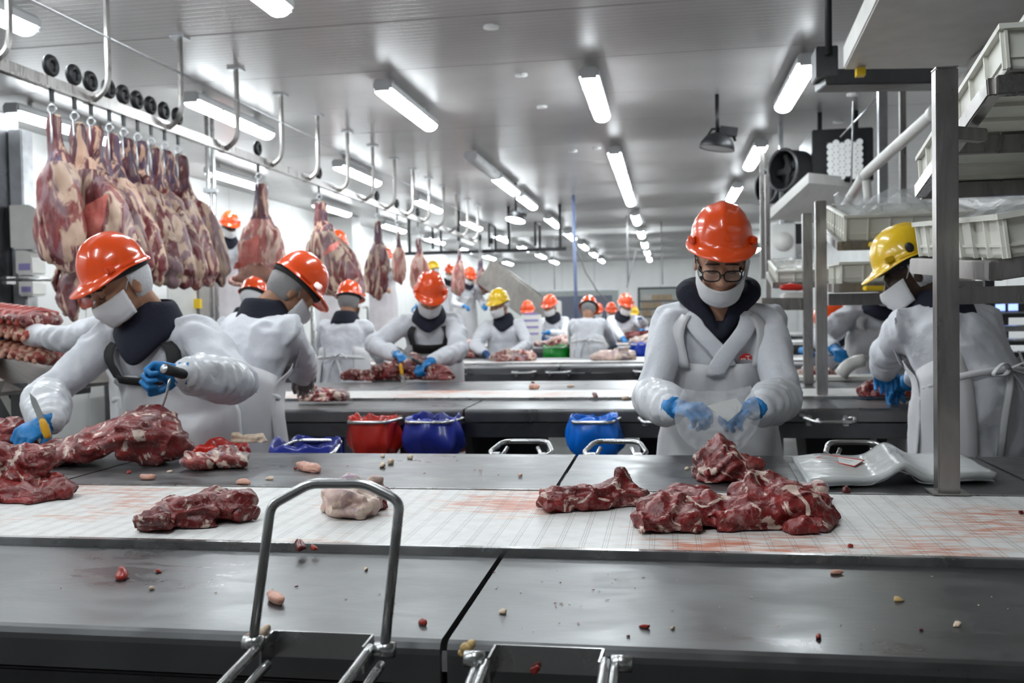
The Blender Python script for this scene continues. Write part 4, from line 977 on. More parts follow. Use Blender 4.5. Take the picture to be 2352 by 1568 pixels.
# stands with knives, screens and bags at the right edge
t = thing('label_monitor', 'small monitor with two blue lit windows behind the bending worker', 'monitor', tuple(at_d(2310, 695, 5.9)))
boxobj('case', (-.12, 0, -.08), (.12, .05, .08), 'steel_dark', t, .005); boxobj('screen', (-.06, -.006, -.05), (-.005, 0, .06), 'screen_glow', t); boxobj('screen', (.015, -.006, -.05), (.07, 0, .06), 'screen_glow', t)
boxobj('stand', (-.02, .01, -1.2), (.02, .04, -.08), 'steel_dark', t)
a = at_d(2310, 860, 5.4); t = thing('tool_rack', 'dark steel rack of stacked metal pans at the right of the second table', 'rack', (a[0], 5.6, .902))
for x in (-.15, .22): boxobj('upright', (x-.025, -.025, 0), (x+.025, .025, .6), 'steel_dark', t)
for k in range(6):
    z = .06+.075*k; o = boxobj('pan', (-.13, -.14, z), (.16, .14, z+.025), 'steel_bar' if k % 2 else 'steel_dark', t, .006)
    boxobj('pan_lip', (-.15, -.16, z+.022), (.18, .16, z+.03), 'steel_bar', t)
a = at_z(2320, 905, .905); t = thing('clamp_stand', 'dark steel T-bar stand on the second table at the far right', 'stand', tuple(a))
boxobj('cross_bar', (-.12, -.04, .14), (.35, .04, .20), 'steel_dark', t, .006); rod('stem', [(0, 0, 0), (0, 0, .14)], .03, 'steel_bar', t); MB().tube([(0, 0, 0), (0, 0, .02)], .06, 18).build('foot', 'steel_bar', t)

# small round caps on the ceiling panels
cm = MB().tube([(0, 0, 0), (0, 0, -.014)], .05, 20).mesh('ceiling_cap', 'panel_white', True)
for px_, py_ in ((1128, 62), (1197, 172), (1245, 246), (1316, 347), (1372, 340), (1958, 218), (1925, 280)):
    p = at_z(px_, py_, CEIL-.007); link('ceiling_cap', cm, ceil, (p[0], p[1], CEIL))
# ------------------------------------------------------------------ people
def unit(v): v = np.asarray(v, float); return v/(np.linalg.norm(v)+1e-12)
def rotm(yaw, pitch, roll): return np.array((Matrix.Rotation(yaw, 3, 'Z') @ Matrix.Rotation(pitch, 3, 'X') @ Matrix.Rotation(roll, 3, 'Y')))
def xform(mb, R, T):
    mb.V = [v @ R.T + T for v in mb.V]; return mb
def grid_mesh(name, P, mat, thick=0.0, closed=False):
    """P: rows x cols x 3"""
    P = np.asarray(P, float); r, c = P.shape[:2]; F = []
    for i in range(r-1):
        for j in range(c if closed else c-1): F.append((i*c+j, i*c+(j+1) % c, (i+1)*c+(j+1) % c, (i+1)*c+j))
    me = mesh_from(name, P.reshape(-1, 3), F, mat)
    return me
def solid(o, t, off=-1.0):
    m = o.modifiers.new('s', 'SOLIDIFY'); m.thickness = t; m.offset = off; return o
HC = {}
def helmet_local(mat):
    if mat in HC: return HC[mat]
    n = 56; rows = []
    def ring(k, z, brim=0.0, droop=0.0):
        out = []
        for i in range(n):
            a = 2*pi*i/n; c, s = cos(a), sin(a)   # a = -90deg is the front
            fr = max(0.0, -s); sd = abs(c)
            w_ = brim*((.046*fr**1.5 + .006*sd**4*(1-fr) + .009) if True else 0)
            rx, ry = .101*k + w_*(1-.25*fr), (.122 if s < 0 else .116)*k + w_
            zz = z - droop*(fr**1.2) + (.004*cos(3*a) if brim else 0)
            out.append((rx*c, ry*s+.008, zz))
        return out
    rows = [ring(1.0, -.004, 1.0, .020), ring(1.0, .000, 1.0, .018), ring(1.0, .004, .35, .006), ring(1.0, .010, 0)]
    for p in (10, 22, 34, 46, 57, 67, 76, 83, 88): rows.append(ring(cos(rad(p))**.82, .010+.118*sin(rad(p))**1.05, 0))
    V = np.array([q for r in rows for q in r]); x = V[:, 0]; top = V[:, 2] > .05
    V[:, 2] += top*(.0065*np.exp(-(x/.017)**2) + .003*np.exp(-((np.abs(x)-.05)/.010)**2))
    F = []
    for i in range(len(rows)-1):
        for k in range(n): F.append((i*n+k, i*n+(k+1) % n, (i+1)*n+(k+1) % n, (i+1)*n+k))
    F.append(tuple(range((len(rows)-1)*n, len(rows)*n)))
    shell = mesh_from('helmet', V, F, mat)
    lugs = []
    for q in (-1, 1):
        lugs.append(bevel(MB().box((q*.096, -.050, .020), (.020, .034, .024), rotm(rad(22*q), 0, 0)).mesh('lug', mat, False), .004))
        lugs.append(bevel(MB().box((q*.104, .01, .010), (.012, .06, .010)).mesh('lug', mat, False), .004))
    band = MB().tube([(.085*cos(a), .108*sin(a)+.006, -.006) for a in np.linspace(0, 2*pi, 32, endpoint=False)], .012, 6, closed=True, flat=1.4).mesh('headband', 'black_cloth', True)
    HC[mat] = (shell, lugs, band); return HC[mat]
def head_mb():
    m = MB()
    m.ell((0, .015, .030), (.077, .096, .090)); m.ell((0, -.022, -.032), (.062, .070, .082)); m.ell((0, -.034, -.088), (.042, .046, .030)); m.ell((0, .01, -.05), (.06, .07, .06))
    m.capsule([(0, -.086, .004), (0, -.101, -.022), (0, -.108, -.038)], [.0085, .011, .0135], 10)
    for s in (-1, 1):
        m.ell((s*.013, -.098, -.041), (.009, .011, .008)); m.ell((s*.031, -.076, .021), (.028, .015, .010)); m.ell((s*.037, -.066, -.032), (.026, .022, .024)); m.ell((s*.031, -.079, .0), (.0155, .012, .011))
        m.ell((s*.076, .018, -.012), (.010, .021, .034), rotm(0, rad(-8), 0)); m.ell((s*.080, .014, -.036), (.008, .012, .012))
    m.ell((0, -.087, -.068), (.024, .012, .008)); m.ell((0, -.084, -.078), (.021, .012, .007)); m.ell((0, -.076, -.104), (.018, .015, .014))
    return m
def hand_mb(curl=.6, side=1, spread=.1, thumb=.6):
    """local: wrist at origin, fingers toward -Y... palm normal -Z, thumb toward +X*side"""
    m = MB(); m.ell((0, -.048, 0), (.042, .052, .017)); m.capsule([(0, .02, 0), (0, -.02, 0)], [.029, .031], 10)
    ln = [(.034, .042, .024, .020), (.012, .046, .028, .022), (-.011, .042, .026, .021), (-.033, .033, .021, .018)]
    for i, (x, a, b, c) in enumerate(ln):
        x *= side; p = np.array([x*.95, -.088+abs(i-1.2)*.004, .002]); an = curl*.85; d = spread*x*4
        P = [p + [0, .03, 0], p]
        for k, l in enumerate((a, b, c)):
            P.append(P[-1] + l*np.array([sin(d)*cos(an), -cos(d)*cos(an), -sin(an)])); an += curl*(1.15 if k == 0 else .9)
        m.capsule(P, [.0105, .0105, .0098, .0088, .0078], 8)
    t0 = np.array([.030*side, -.022, -.004]); d1 = unit([.75*side, -.75, -.25-thumb*.3]); d2 = unit([.35*side*(1-thumb), -.9, -.25-thumb*.7]); d3 = unit([-.25*side*thumb, -.85, -.3-thumb*.6])
    P = [t0-[.015*side, -.01, 0], t0+d1*.025, t0+d1*.025+d2*.034, t0+d1*.025+d2*.034+d3*.026]; m.capsule(P, [.016, .0145, .012, .010], 8)
    return m
def ik(S, W, a, b, pole):
    d = W-S; l = np.linalg.norm(d); W2 = W
    if l > (a+b)*.995: W2 = S + d/l*(a+b)*.995; l = (a+b)*.995; d = W2-S
    if l < abs(a-b)*1.05+.02: l = abs(a-b)*1.05+.02; W2 = S+unit(d)*l; d = W2-S
    u = d/l; x = (a*a-b*b+l*l)/(2*l); h = math.sqrt(max(a*a-x*x, 0)); p = np.asarray(pole, float); p = p - u*(p@u); p = unit(p)
    return S + u*x + p*h, W2
def person(label, head, yaw=0.0, hp=20, hy=0, hr=0, color='helmet_orange', skin='skin_mid', s=1.0, floor=0.0, wl=None, wr=None, pl=None, pr=None, gl='glove_blue', gr='glove_blue', curl=(.7, .7),
           dl=None, dr=None, nl=None, nr=None, apron='apron_white', bib=.36, bibw=.62, strap='apron_white', collar='navy', hood=False, mask='full', hair='hairnet', vox=.016, hvox=None, tie=False, cover=False, hem=.52,
           lean=None, seed=1, fatness=1.0, eyes=False, torso_twist=0.0, hideface=False, side_lean=0.0, hvz=None, collar_drop=.05, hipz=None, hlift=0.0, htilt=0.0, vneck=False, bandh=.05):
    H = np.asarray(head, float); yw = rad(yaw); fw = np.array([sin(yw), -cos(yw), 0]); sd = np.array([cos(yw), sin(yw), 0]); up = np.array([0, 0, 1.0])
    HR = rotm(yw+rad(hy), rad(hp), rad(hr)); s_ = s
    Nb = H + HR @ np.array([0, .045, -.115])*s - up*.055*s - fw*.015
    S0 = Nb - up*.02*s
    hz = floor + (.93*s if hipz is None else hipz); dz = S0[2]-hz; TL = .50*s
    hor = math.sqrt(max(TL*TL-dz*dz, .0004)) if dz < TL else .03
    if lean is not None: hor = lean
    Hip = np.array([S0[0], S0[1], 0]) - fw*hor + sd*side_lean; Hip[2] = hz
    tw = rad(torso_twist); sds = sd*cos(tw) + fw*sin(tw)
    t = thing('person', label, 'person', (Hip[0], Hip[1], floor)); O = np.array(t.location)
    mid = Hip*.5+S0*.5 - fw*hor*.16
    def path(q):
        if q <= 1: return (1-q)**2*S0 + 2*q*(1-q)*mid + q*q*Hip if True else None
        return Hip - up*(q-1)*TL
    def frame(q):
        a, b = path(max(q-.03, -.2)), path(q+.03); tg = unit(a-b); k = min(max(q, 0), 1); sx = unit(sds*(1-k)+sd*k); f = unit(np.cross(sx, tg))*1.0
        if f@fw < -.01 and abs(tg[2]) > .3: f = -f
        return sx, f, tg
    prof = np.array([(-.10, .062, .060), (-.03, .085, .072), (.03, .135, .085), (.09, .172, .10), (.18, .19, .118), (.38, .188, .128), (.60, .178, .128), (.80, .186, .136), (1.0, .200, .150), (1.25, .208, .158), (2.6, .235, .185)])
    def ab(q): return np.interp(q, prof[:, 0], prof[:, 1])*s*fatness, np.interp(q, prof[:, 0], prof[:, 2])*s*fatness
    hemq = 1 + (hz-floor-hem*s)/TL
    def pt(q, th, off=0.0):      # th=0 front
        sx, f, tg = frame(q); a, b = ab(q); c, sn = cos(th), sin(th); e = 1.0
        p = path(q) + sx*(a+off)*sn + f*(b+off)*c
        return p
    def ringpts(q, n=28, k=1.0):
        return [path(q) + (pt(q, 2*pi*i/n)-path(q))*k for i in range(n)]
    qs = [-.10, -.03, .03, .09, .18, .3, .45, .6, .75, .9, 1.0]; qq = 1.15
    while qq < hemq: qs.append(qq); qq += .2
    qs.append(hemq)
    torso = [ringpts(q) for q in qs]
    # arms
    SH = {}; EL = {}; WR = {}
    sx, f0, tg0 = frame(.09)
    for k, sgn in (('l', -1), ('r', 1)):
        SH[k] = path(.10) + sx*sgn*.158*s*fatness
        tgt = {'l': wl, 'r': wr}[k]
        if tgt is None: tgt = Hip + sd*sgn*.20*s + fw*(.36*s+hor*.5) + up*.06*s
        pole = {'l': pl, 'r': pr}[k]
        if pole is None: pole = sd*sgn*.7 - up*1.0 - fw*.35
        EL[k], WR[k] = ik(SH[k], np.asarray(tgt, float), .295*s, .27*s, pole)
    HD = {k: (unit(v) if v is not None else unit(WR[k]-EL[k])) for k, v in (('l', dl), ('r', dr))}
    # coat: torso and sleeves as one surface
    mb = MB(); mb.loft(torso)
    for k in 'lr':
        S, E, W_ = SH[k], EL[k], WR[k]
        mb.capsule([S + (path(.12)-S)*.45, S, S*.6+E*.4, S*.25+E*.75, E, E*.75+W_*.25, E*.4+W_*.6, W_*.95+E*.05], np.array([.072, .074, .070, .064, .061, .060, .054, .043])*s*fatness, 16)
    def wrinkle(co, no):
        q = co + .05*np.stack([vnoise(co, 7, seed), vnoise(co, 7, seed+5), vnoise(co, 7, seed+9)], 1)
        r1 = 1-np.abs(vnoise(q*np.array([1, 1, .55]), 10, seed+2))*2.2; r1 = np.clip(r1, -1, 1)
        r2 = np.clip(1-np.abs(vnoise(q*np.array([1.0, 1.0, .4]), 17, seed+12))*2.4, -1, 1); d = .010*fbm(q*np.array([1, 1, .6]), 5, seed) + .009*r1 + .0045*r2 + .002*fbm(co, 30, seed+3, 2) - .004
        # tighter folds round elbows
        for k in 'lr':
            for c in (EL[k], SH[k]):
                w_ = np.exp(-((co-c)**2).sum(1)/(.11*s)**2); ax = unit(WR[k]-EL[k]); d = d + w_*.008*np.sin((co@ax)*95 + 6*vnoise(co, 9, seed+7))
        if apron:   # the apron presses the coat flat over the chest and belly
            tt = np.clip((S0[2]-co[:, 2])/max(S0[2]-Hip[2], .1), 0, 3); cen = S0 + (Hip-S0)*np.clip(tt, 0, 1)[:, None]; rel = co-cen
            fr = np.clip((rel@fw)/.05, 0, 1)*np.clip((.24*s-np.abs(rel@sd))/.06, 0, 1)*np.clip((.22*s-(rel@fw))/.04, 0, 1)*np.clip((tt-.08)/.12, 0, 1)
            d = d*(1-.85*fr) - .004*fr
        return co + no*(d*s)[:, None]
    me = remesh(mb, vox, 2, wrinkle, 'coat', 'coat_white')
    if vneck:
        b = bmesh.new(); b.from_mesh(me); dl_ = []
        for f_ in b.faces:
            c_ = np.array(f_.calc_center_median()) - Nb; hh = c_@up
            if c_@fw > .0 and hh > -.115*s and abs(c_@sd) < min(.055, .022 + (hh+.115*s)*.6): dl_.append(f_)
        bmesh.ops.delete(b, geom=dl_, context='FACES'); b.to_mesh(me); b.free()
    coat = link('coat', shift(me, O), t)
    # body: skin, one continuous surface under the clothes
    bm = head_mb(); xform(bm, HR*s, H)
    bm.capsule([H + HR @ np.array([0, .03, -.06])*s, H + HR @ np.array([0, .04, -.11])*s, Nb - up*.03*s], np.array([.055, .055, .062])*s, 14)
    bm.loft([ringpts(q, 16, .80 if not vneck or q > .2 else .86) for q in (.0, .06, .12, .3, .6, .9, 1.0, 1.08)])
    for k in 'lr':
        bm.capsule([SH[k]+(path(.2)-SH[k])*.3, EL[k], WR[k]-unit(WR[k]-EL[k])*.02, WR[k]+HD[k]*.05*s], np.array([.035, .034, .025, .014])*s, 10)
    for sgn in (-1, 1):
        a = Hip + sd*sgn*.09*s - up*.05; bm.capsule([a, a*.5+np.array([a[0], a[1], floor])*.5 + fw*.02, np.array([a[0], a[1], floor+.11]), np.array([a[0], a[1], floor+.06])+fw*.12*s], np.array([.075, .055, .042, .036])*s, 10)
    hv = hvox or vox*.85
    me = remesh(bm, hv, 1, None, 'body', skin); link('body', shift(me, O), t)
    # trousers and boots
    for sgn in (-1, 1):
        a = Hip + sd*sgn*.095*s - up*.02
        MB().tube([a-O, a*.5+np.array([a[0], a[1], floor+.2])*.5-O+fw*.02, np.array([a[0], a[1], floor+.22])-O], np.array([.105, .09, .075])*s, 14).build('trouser_leg', 'trousers_white', t, True)
        b0 = np.array([a[0], a[1], floor])-O
        MB().capsule([b0+[0, 0, .26], b0+[0, 0, .08], b0+fw*.04+[0, 0, .052]], np.array([.062, .055, .05])*s, 12).capsule([b0-fw*.02+[0, 0, .05], b0+fw*.15*s+[0, 0, .042]], [.05, .042], 12).build('boot', 'boot_white', t, True)
    # helmet
    shell, lugs, band = helmet_local(color); hm = Matrix.Translation(Vector(H-O)) @ Matrix(HR*s).to_4x4() @ Matrix.Translation((0, .006, .050+hlift)) @ Matrix.Rotation(rad(-4-htilt), 4, 'X')
    for nm, me in [('helmet', shell), ('headband', band)] + [('helmet_lug', q) for q in lugs]:
        o = link(nm, me, t); o.matrix_local = hm
    h2w = lambda p: H + HR @ (np.asarray(p, float)*s) - O
    # hairnet / hair
    if hair:
        m = MB().ell((0, .024, .012), (.086, .096, .098), None, 24, 16); V = np.concatenate(m.V); F = [f for f in m.F if np.mean([V[i][1] for i in f]) > -.012 - .3*min(0, np.mean([V[i][2] for i in f])) and np.mean([V[i][2] for i in f]) > -.088]
        V = V + unit_rows(V)*(.004*vnoise(V, 40, seed))[:, None]
        me = mesh_from('hair_net', [h2w(v) for v in V], F, hair); o = solid(link('hair_net', me, t), .003)
    # collar: navy neck piece
    if collar:
        n = 36; rows = []
        cz = Nb - O
        for rr, zz, drp in ((.064, .075, .0), (.078, .060, .03), (.092, .02, .2), (.108, -.012, .55), (.112, -.03, .95), (.100, -.045, 1.0)):
            row = []
            for i in range(n):
                a = 2*pi*i/n; c = cos(a); fr = max(0, c)**4.0
                row.append(cz + sd*rr*s*1.12*sin(a) + fw*(rr*s*c + .02*fr*drp + hor*.12*(zz < 0)*0) + up*(zz*s - fr*drp*collar_drop*s) + up*.012*max(0, -c))
            rows.append(row)
        me = grid_mesh('neck_scarf', rows, collar, closed=True); o = solid(link('neck_scarf', me, t), .012, 0); md = o.modifiers.new('ss', 'SUBSURF'); md.levels = md.render_levels = 1
    if hood:
        cz = Nb - O; P = []; R = []
        for a in np.linspace(0, 2*pi, 40, endpoint=False):
            c, sn = cos(a), sin(a); fr = max(0, c)
            P.append(cz + sd*sn*(.104 if c < .2 else .104-.070*max(0, c-.2)/.8)*s + fw*(.092*c+.010)*s + up*(.036 - .155*fr**1.6 + .02*max(0, -c))*s); R.append((.040 - .024*fr**1.2 + .004*abs(sn))*s)
        mb = MB().tube(P, R, 14, closed=True, flat=1.0); me = remesh(mb, .008, 2, lambda co, no: co + no*(.004*fbm(co, 9, seed))[:, None], 'hood', 'navy'); link('hood', me, t)
        n = 20; rows = []
        for j in range(9):
            q = j/8; w_ = .062*(1-q)**.7+.004; rows.append([pt(.06+.22*q, (i/(n-1)*2-1)*w_*6, .004)-O for i in range(n)])
        link('undershirt', grid_mesh('undershirt', rows, 'navy'), t)
    # face mask
    if mask:
        zt, zb = (-.022, -.110) if mask == 'full' else (-.066, -.130); n = 25; rows = []
        for j in range(9):
            q = j/8; z = zt + (zb-zt)*q
            row = []
            for i in range(n):
                u = i/(n-1)*2-1; a = u*rad(82); bulge = (.012*(1-u*u) + .024*math.exp(-(u/.34)**2))*(1 - .8*abs(q-.25)) if mask == 'full' else .010*(1-u*u)
                zz = z + (.016*abs(u)**1.5 if mask == 'full' else .044*abs(u)**1.6*(1-.35*q)); pleat = .0018*sin(q*22)
                k = 1 - .18*max(0, q-.6)*1.5
                row.append(h2w(((.0790*k)*sin(a), -(.090*k+bulge+pleat)*cos(a)**.62 - .004, zz)))
            rows.append(row)
        o = solid(link('face_mask', grid_mesh('face_mask', rows, 'mask_white'), t), .002)
        for sgn in (-1, 1): rod('mask_string', [h2w((sgn*.070, -.02, zt+.010)), h2w((sgn*.079, .0, .012)), h2w((sgn*.084, .02, .016))], .0018*s, 'mask_white', t, 6)
    if eyes:
        for sgn in (-1, 1):
            rod('eyelash', [h2w((sgn*(.031+.017*u), -.0905-.001*(1-u*u)+.006*abs(u)**2*(1 if u > 0 else .4), -.0035-.003*(1-u*u)+.002*u*u)) for u in np.linspace(-1, 1, 8)], .0018, 'lash', t, 6)
            rod('eyebrow', [h2w((sgn*(.031+.021*u), -.0925+.010*abs(u)**2, .0215+.004*(1-u*u))) for u in np.linspace(-1, 1, 8)], .0032, 'hair_dark', t, 6)
    # apron following the torso
    if apron:
        n = 26; rows = []; q0 = bib
        for q in list(np.linspace(q0, 1.0, 9)) + list(np.linspace(1.12, min(hemq+.15, 2.3), 8)):
            k = min(1.0, max(0.0, (q-q0)/.35)); half = rad(46*bibw/.62)*(1-k) + rad(86)*k
            rows.append([pt(q, (i/(n-1)*2-1)*half, .017 + .005*sin(q*9+i*.7+seed) + .003*sin(i*1.7+seed))-O for i in range(n)])
        ao = solid(link('apron', grid_mesh('apron', rows, apron), t), .003, 0)
        if strap == 'black_cloth':
            rows = [[pt(q0+dq, (i/(n-1)*2-1)*rad(46*bibw/.62), .030)-O for i in range(n)] for dq in (-.012, .012, bandh)]
            solid(link('bib_band', grid_mesh('bib_band', rows, strap), t), .003, 0)
        for sgn in (-1, 1):   # neck straps
            P0 = []; th0 = sgn*min(rad(46*bibw/.62)*.9, rad(36))
            for q in np.linspace(0, 1, 9):
                qv = q0+.03 - (q0+.03-.02)*q; P0.append((qv, th0 + sgn*rad(10)*q))
            rows = []
            for (qv, th) in P0:
                wv = .024*s/ab(max(qv, .1))[0]; rows.append([pt(qv, th + wv*u, .030)-O for u in (-1, -.3, .3, 1)])
            solid(link('apron_strap', grid_mesh('apron_strap', rows, strap), t), .003, 0)
    if tie:
        P = [pt(.86, a, .014)-O for a in np.linspace(0, 2*pi, 40, endpoint=False)]
        MB().tube(P, .006*s, 6, closed=True, flat=2.2).build('apron_tie', 'apron_white', t, True)
        b0 = pt(.86, pi, .02)-O; bk = -fw; rnd = random.Random(seed)
        for sgn in (-1, 1):
            P = rounded([b0, b0+sd*sgn*.06+bk*.03+up*.03, b0+sd*sgn*.11+bk*.02-up*.02, b0+sd*sgn*.05+bk*.03-up*.02, b0], .03)
            MB().tube(P, .011, 6, flat=.3).build('bow_loop', 'apron_white', t, True)
            P = rounded([b0, b0+sd*sgn*.03+bk*.03-up*.06, b0+sd*sgn*.06+bk*.035-up*.16, b0+sd*sgn*(.05+.03*rnd.random())+bk*.03-up*.30], .05)
            MB().tube(P, .013, 6, flat=.22).build('bow_ribbon', 'apron_white', t, True)
        for sgn in (-1, 1):   # apron edges closing round the back
            rows = []
            for q in np.linspace(.62, min(hemq+.1, 2.2), 10):
                rows.append([pt(q, sgn*(rad(80)+u*rad(62)), .014+.006*sin(q*8+u*4))-O for u in np.linspace(0, 1, 8)])
            solid(link('apron_wing', grid_mesh('apron_wing', rows, apron or 'apron_white'), t), .003, 0)
    # over-sleeves and gloves
    for k, sgn, g, cu, dd, nn in (('l', -1, gl, curl[0], dl, nl), ('r', 1, gr, curl[1], dr, nr)):
        E, W_ = EL[k], WR[k]; ax = unit(W_-E)
        if cover:
            mb = MB().capsule([E*.86+W_*.14, E*.55+W_*.45, E*.22+W_*.78, W_*.97+E*.03], np.array([.073, .073, .064, .047])*s*fatness, 16)
            me = remesh(mb, .009, 2, lambda co, no: co + no*(.006*fbm(co, 12, seed+3) + .005*(1-np.abs(vnoise(co, 16, seed+6))*2) + .003*np.sin((co@ax)*140+5*vnoise(co, 10, seed)))[:, None], 'over_sleeve', 'sleeve_cover'); link('over_sleeve', shift(me, O), t)
        if g:
            d = unit(dd) if dd is not None else ax; n_ = np.asarray(nn, float) if nn is not None else -up + fw*.0
            z = -(n_ - d*(n_@d)); z = unit(z); y = -d; x = np.cross(y, z); R_ = np.array([x, y, z]).T
            # thumb toward the body's middle
            side = 1 if (x@(sd*-sgn)) > 0 else -1
            m = hand_mb(cu, side); xform(m, R_*s, W_ + d*.012)
            me = remesh(m, .0042 if vox < .013 else .008, 1, None, 'glove', g); link('glove', shift(me, O), t)
            cuff = MB().tube([W_-d*.008-O, W_+d*.004-O, W_+d*.025-O], np.array([.041, .039, .035])*s, 16); cuff.build('glove_cuff', g, t, True)
    t['_'] = 0; del t['_']
    return dict(t=t, O=O, pt=pt, H=H, HR=HR, h2w=h2w, fw=fw, sd=sd, EL=EL, WR=WR, SH=SH, Hip=Hip, s=s)
def unit_rows(V): return V/(np.linalg.norm(V, axis=1)[:, None]+1e-9)

# --- the packing worker behind the near table
WY = 3.14
wl_ = at_y(1545, 938, WY-.30); wr_ = at_y(1742, 938, WY-.30)
P1 = person('worker in orange helmet and black glasses packing a clear bag behind the near table', at_y(1655, 597, WY-.03), 0, 27, 0, 2, s=.97, skin='skin_light', wl=wl_, wr=wr_, pl=(-.5, .25, -.95), pr=(.5, .25, -.95),
            dl=(.62, -.70, .05), dr=(-.62, -.70, .05), nl=(.2, .2, -1), nr=(-.2, .2, -1), curl=(.95, .85), mask='low', hood=True, collar=None, cover=True, vox=.010, hvox=.0062, eyes=True, hair='hair_dark', bib=.37, bibw=.72, seed=4, lean=.07, fatness=.97, hipz=.90, hlift=.012, htilt=5, vneck=True)
t, O, pt, h2w = P1['t'], P1['O'], P1['pt'], P1['h2w']
# glasses
def glasses():
    fr = []
    for sgn in (-1, 1):
        c = np.array([sgn*.0345, -.108, -.010]); pts = []
        for a in np.linspace(0, 2*pi, 28, endpoint=False):
            e = (abs(cos(a))**3.2+abs(sin(a))**3.2)**(-1/3.2); pts.append(c + [.0275*e*cos(a), .006*abs(cos(a))*0 + .010*(max(0, sgn*cos(a)))**2, .0185*e*sin(a)])
        g = rod('glasses_rim', [h2w(p) for p in pts], .0024, 'glasses_black', t, 8, True)
        V = [h2w(c)] + [h2w(p) for p in pts]; link('lens', mesh_from('lens', V, [(0, 1+i, 1+(i+1) % 28) for i in range(28)], 'lens_glass'), g)
        rod('glasses_temple', [h2w((sgn*.062, -.097, -.004)), h2w((sgn*.073, -.055, .000)), h2w((sgn*.079, .01, .002))], .0024, 'glasses_black', t, 8)
    rod('glasses_bridge', [h2w((-.008, -.112, -.006)), h2w((0, -.115, -.002)), h2w((.008, -.112, -.006))], .0024, 'glasses_black', t, 8)
glasses()
# hair strands beside the face and small ear stud, coat lapels and emblem
for k in range(5): rod('hair_strand', [h2w((.078, .0, .03)), h2w((.086+.003*k, .01+.008*k, -.02)), h2w((.083+.002*k, .02+.008*k, -.075-.006*k))], .004, 'hairnet', t, 6)
n = 12
for sgn, q1 in ((-1, .38), (1, .46)):
    rows = []
    for j in range(14):
        f = j/13; q = .0+q1*f; thc = sgn*(.74*(1-f)**1.5 - .10*f)
        w_ = .21*(1-.25*f); rows.append([pt(q, thc + w_*u, .015+.006*(sgn > 0)+.005*(1-u*u))-O for u in np.linspace(-1, 1, n)])
    solid(link('lapel', grid_mesh('lapel', rows, 'coat_white'), t), .004, 0)
def emblem():
    c0q, c0t = .325, .40; em = None; a, b = .19, .13
    def P(u, v, off): return pt(c0q - v/.485, c0t + u/.165, off)-O
    R_ = .0155*1.15; V = [P(0, .002, .029)] + [P(R_*cos(x), R_*sin(x), .0285) for x in np.linspace(0, pi, 22)] + [P(-R_, -.007, .0285), P(R_, -.007, .0285)]
    m = len(V)-1; em = link('emblem', mesh_from('emblem', V, [(0, 1+i, 1+(i+1) % m) for i in range(m)], 'emblem_red'), t)
    def stroke(p, q, w_=.0011):
        p = np.array(p); q = np.array(q); d = unit(q-p); nrm = np.array([-d[1], d[0]])*w_
        V = [P(*(p+nrm), .0300), P(*(p-nrm), .0300), P(*(q-nrm), .0300), P(*(q+nrm), .0300)]; link('emblem_stroke', mesh_from('emblem_stroke', V, [(0, 1, 2, 3)], 'paper'), em)
    stroke((-.002, .0075), (.0115, .0075)); stroke((.0055, .0075), (.0055, -.006)); stroke((-.0125, -.0005), (-.0015, -.0005)); stroke((-.0125, -.0005), (-.0135, -.006)); stroke((-.0015, -.0005), (-.0015, -.004)); stroke((-.009, -.004), (-.0015, -.004)); stroke((.0075, -.0045), (.012, -.0045))
emblem()
# clear bag she holds, with a white slip inside
cl_, cr_ = at_y(1578, 935, WY-.40), at_y(1716, 930, WY-.40)
def held_bag():
    c = (cl_+cr_)/2; t = thing('plastic_bag', 'clear plastic bag with a white slip held open by the packing worker', 'bag', tuple(c)); w_ = np.linalg.norm(cr_-cl_)/2
    ux = unit(cr_-cl_); fr = np.array([0, -1.0, 0]); up = np.array([0, 0, 1.0]); nx, ny = 40, 30; 
    for nm, dy, sd_ in (('front_sheet', .022, 1), ('back_sheet', -.015, 5)):
        rows = []
        for j in range(ny):
            q = j/(ny-1); row = []
            for i in range(nx):
                u = i/(nx-1)*2-1; ww = w_*(1.12 + .30*sin(q*pi*.8)); p = np.array([[u, q, dy]])
                z = .055 - .20*q*(1-.35*abs(u)**2) - .012*(1-u*u)*(1-q)
                y = dy*(1-u*u*.8)*(1+.6*q) + .014*vnoise(p, 4.0, sd_)[0] + .010*abs(vnoise(p, 9.0, sd_+1)[0])
                row.append(ux*ww*u + fr*y + up*z)
            rows.append(row)
        link(nm, grid_mesh(nm, rows, 'clear_film'), t)
    def Q(px_, py_): return at_y(px_, py_, WY-.425)-c
    V = [Q(1624, 932), Q(1692, 914), Q(1705, 930), Q(1700, 944), Q(1672, 968)]; V = V + [v+[0, .002, 0] for v in V]
    link('paper_slip', mesh_from('paper_slip', V, [(4, 3, 2, 1, 0), (5, 6, 7, 8, 9)] + [(i, (i+1) % 5, 5+(i+1) % 5, 5+i) for i in range(5)], 'paper', False), t)
held_bag()

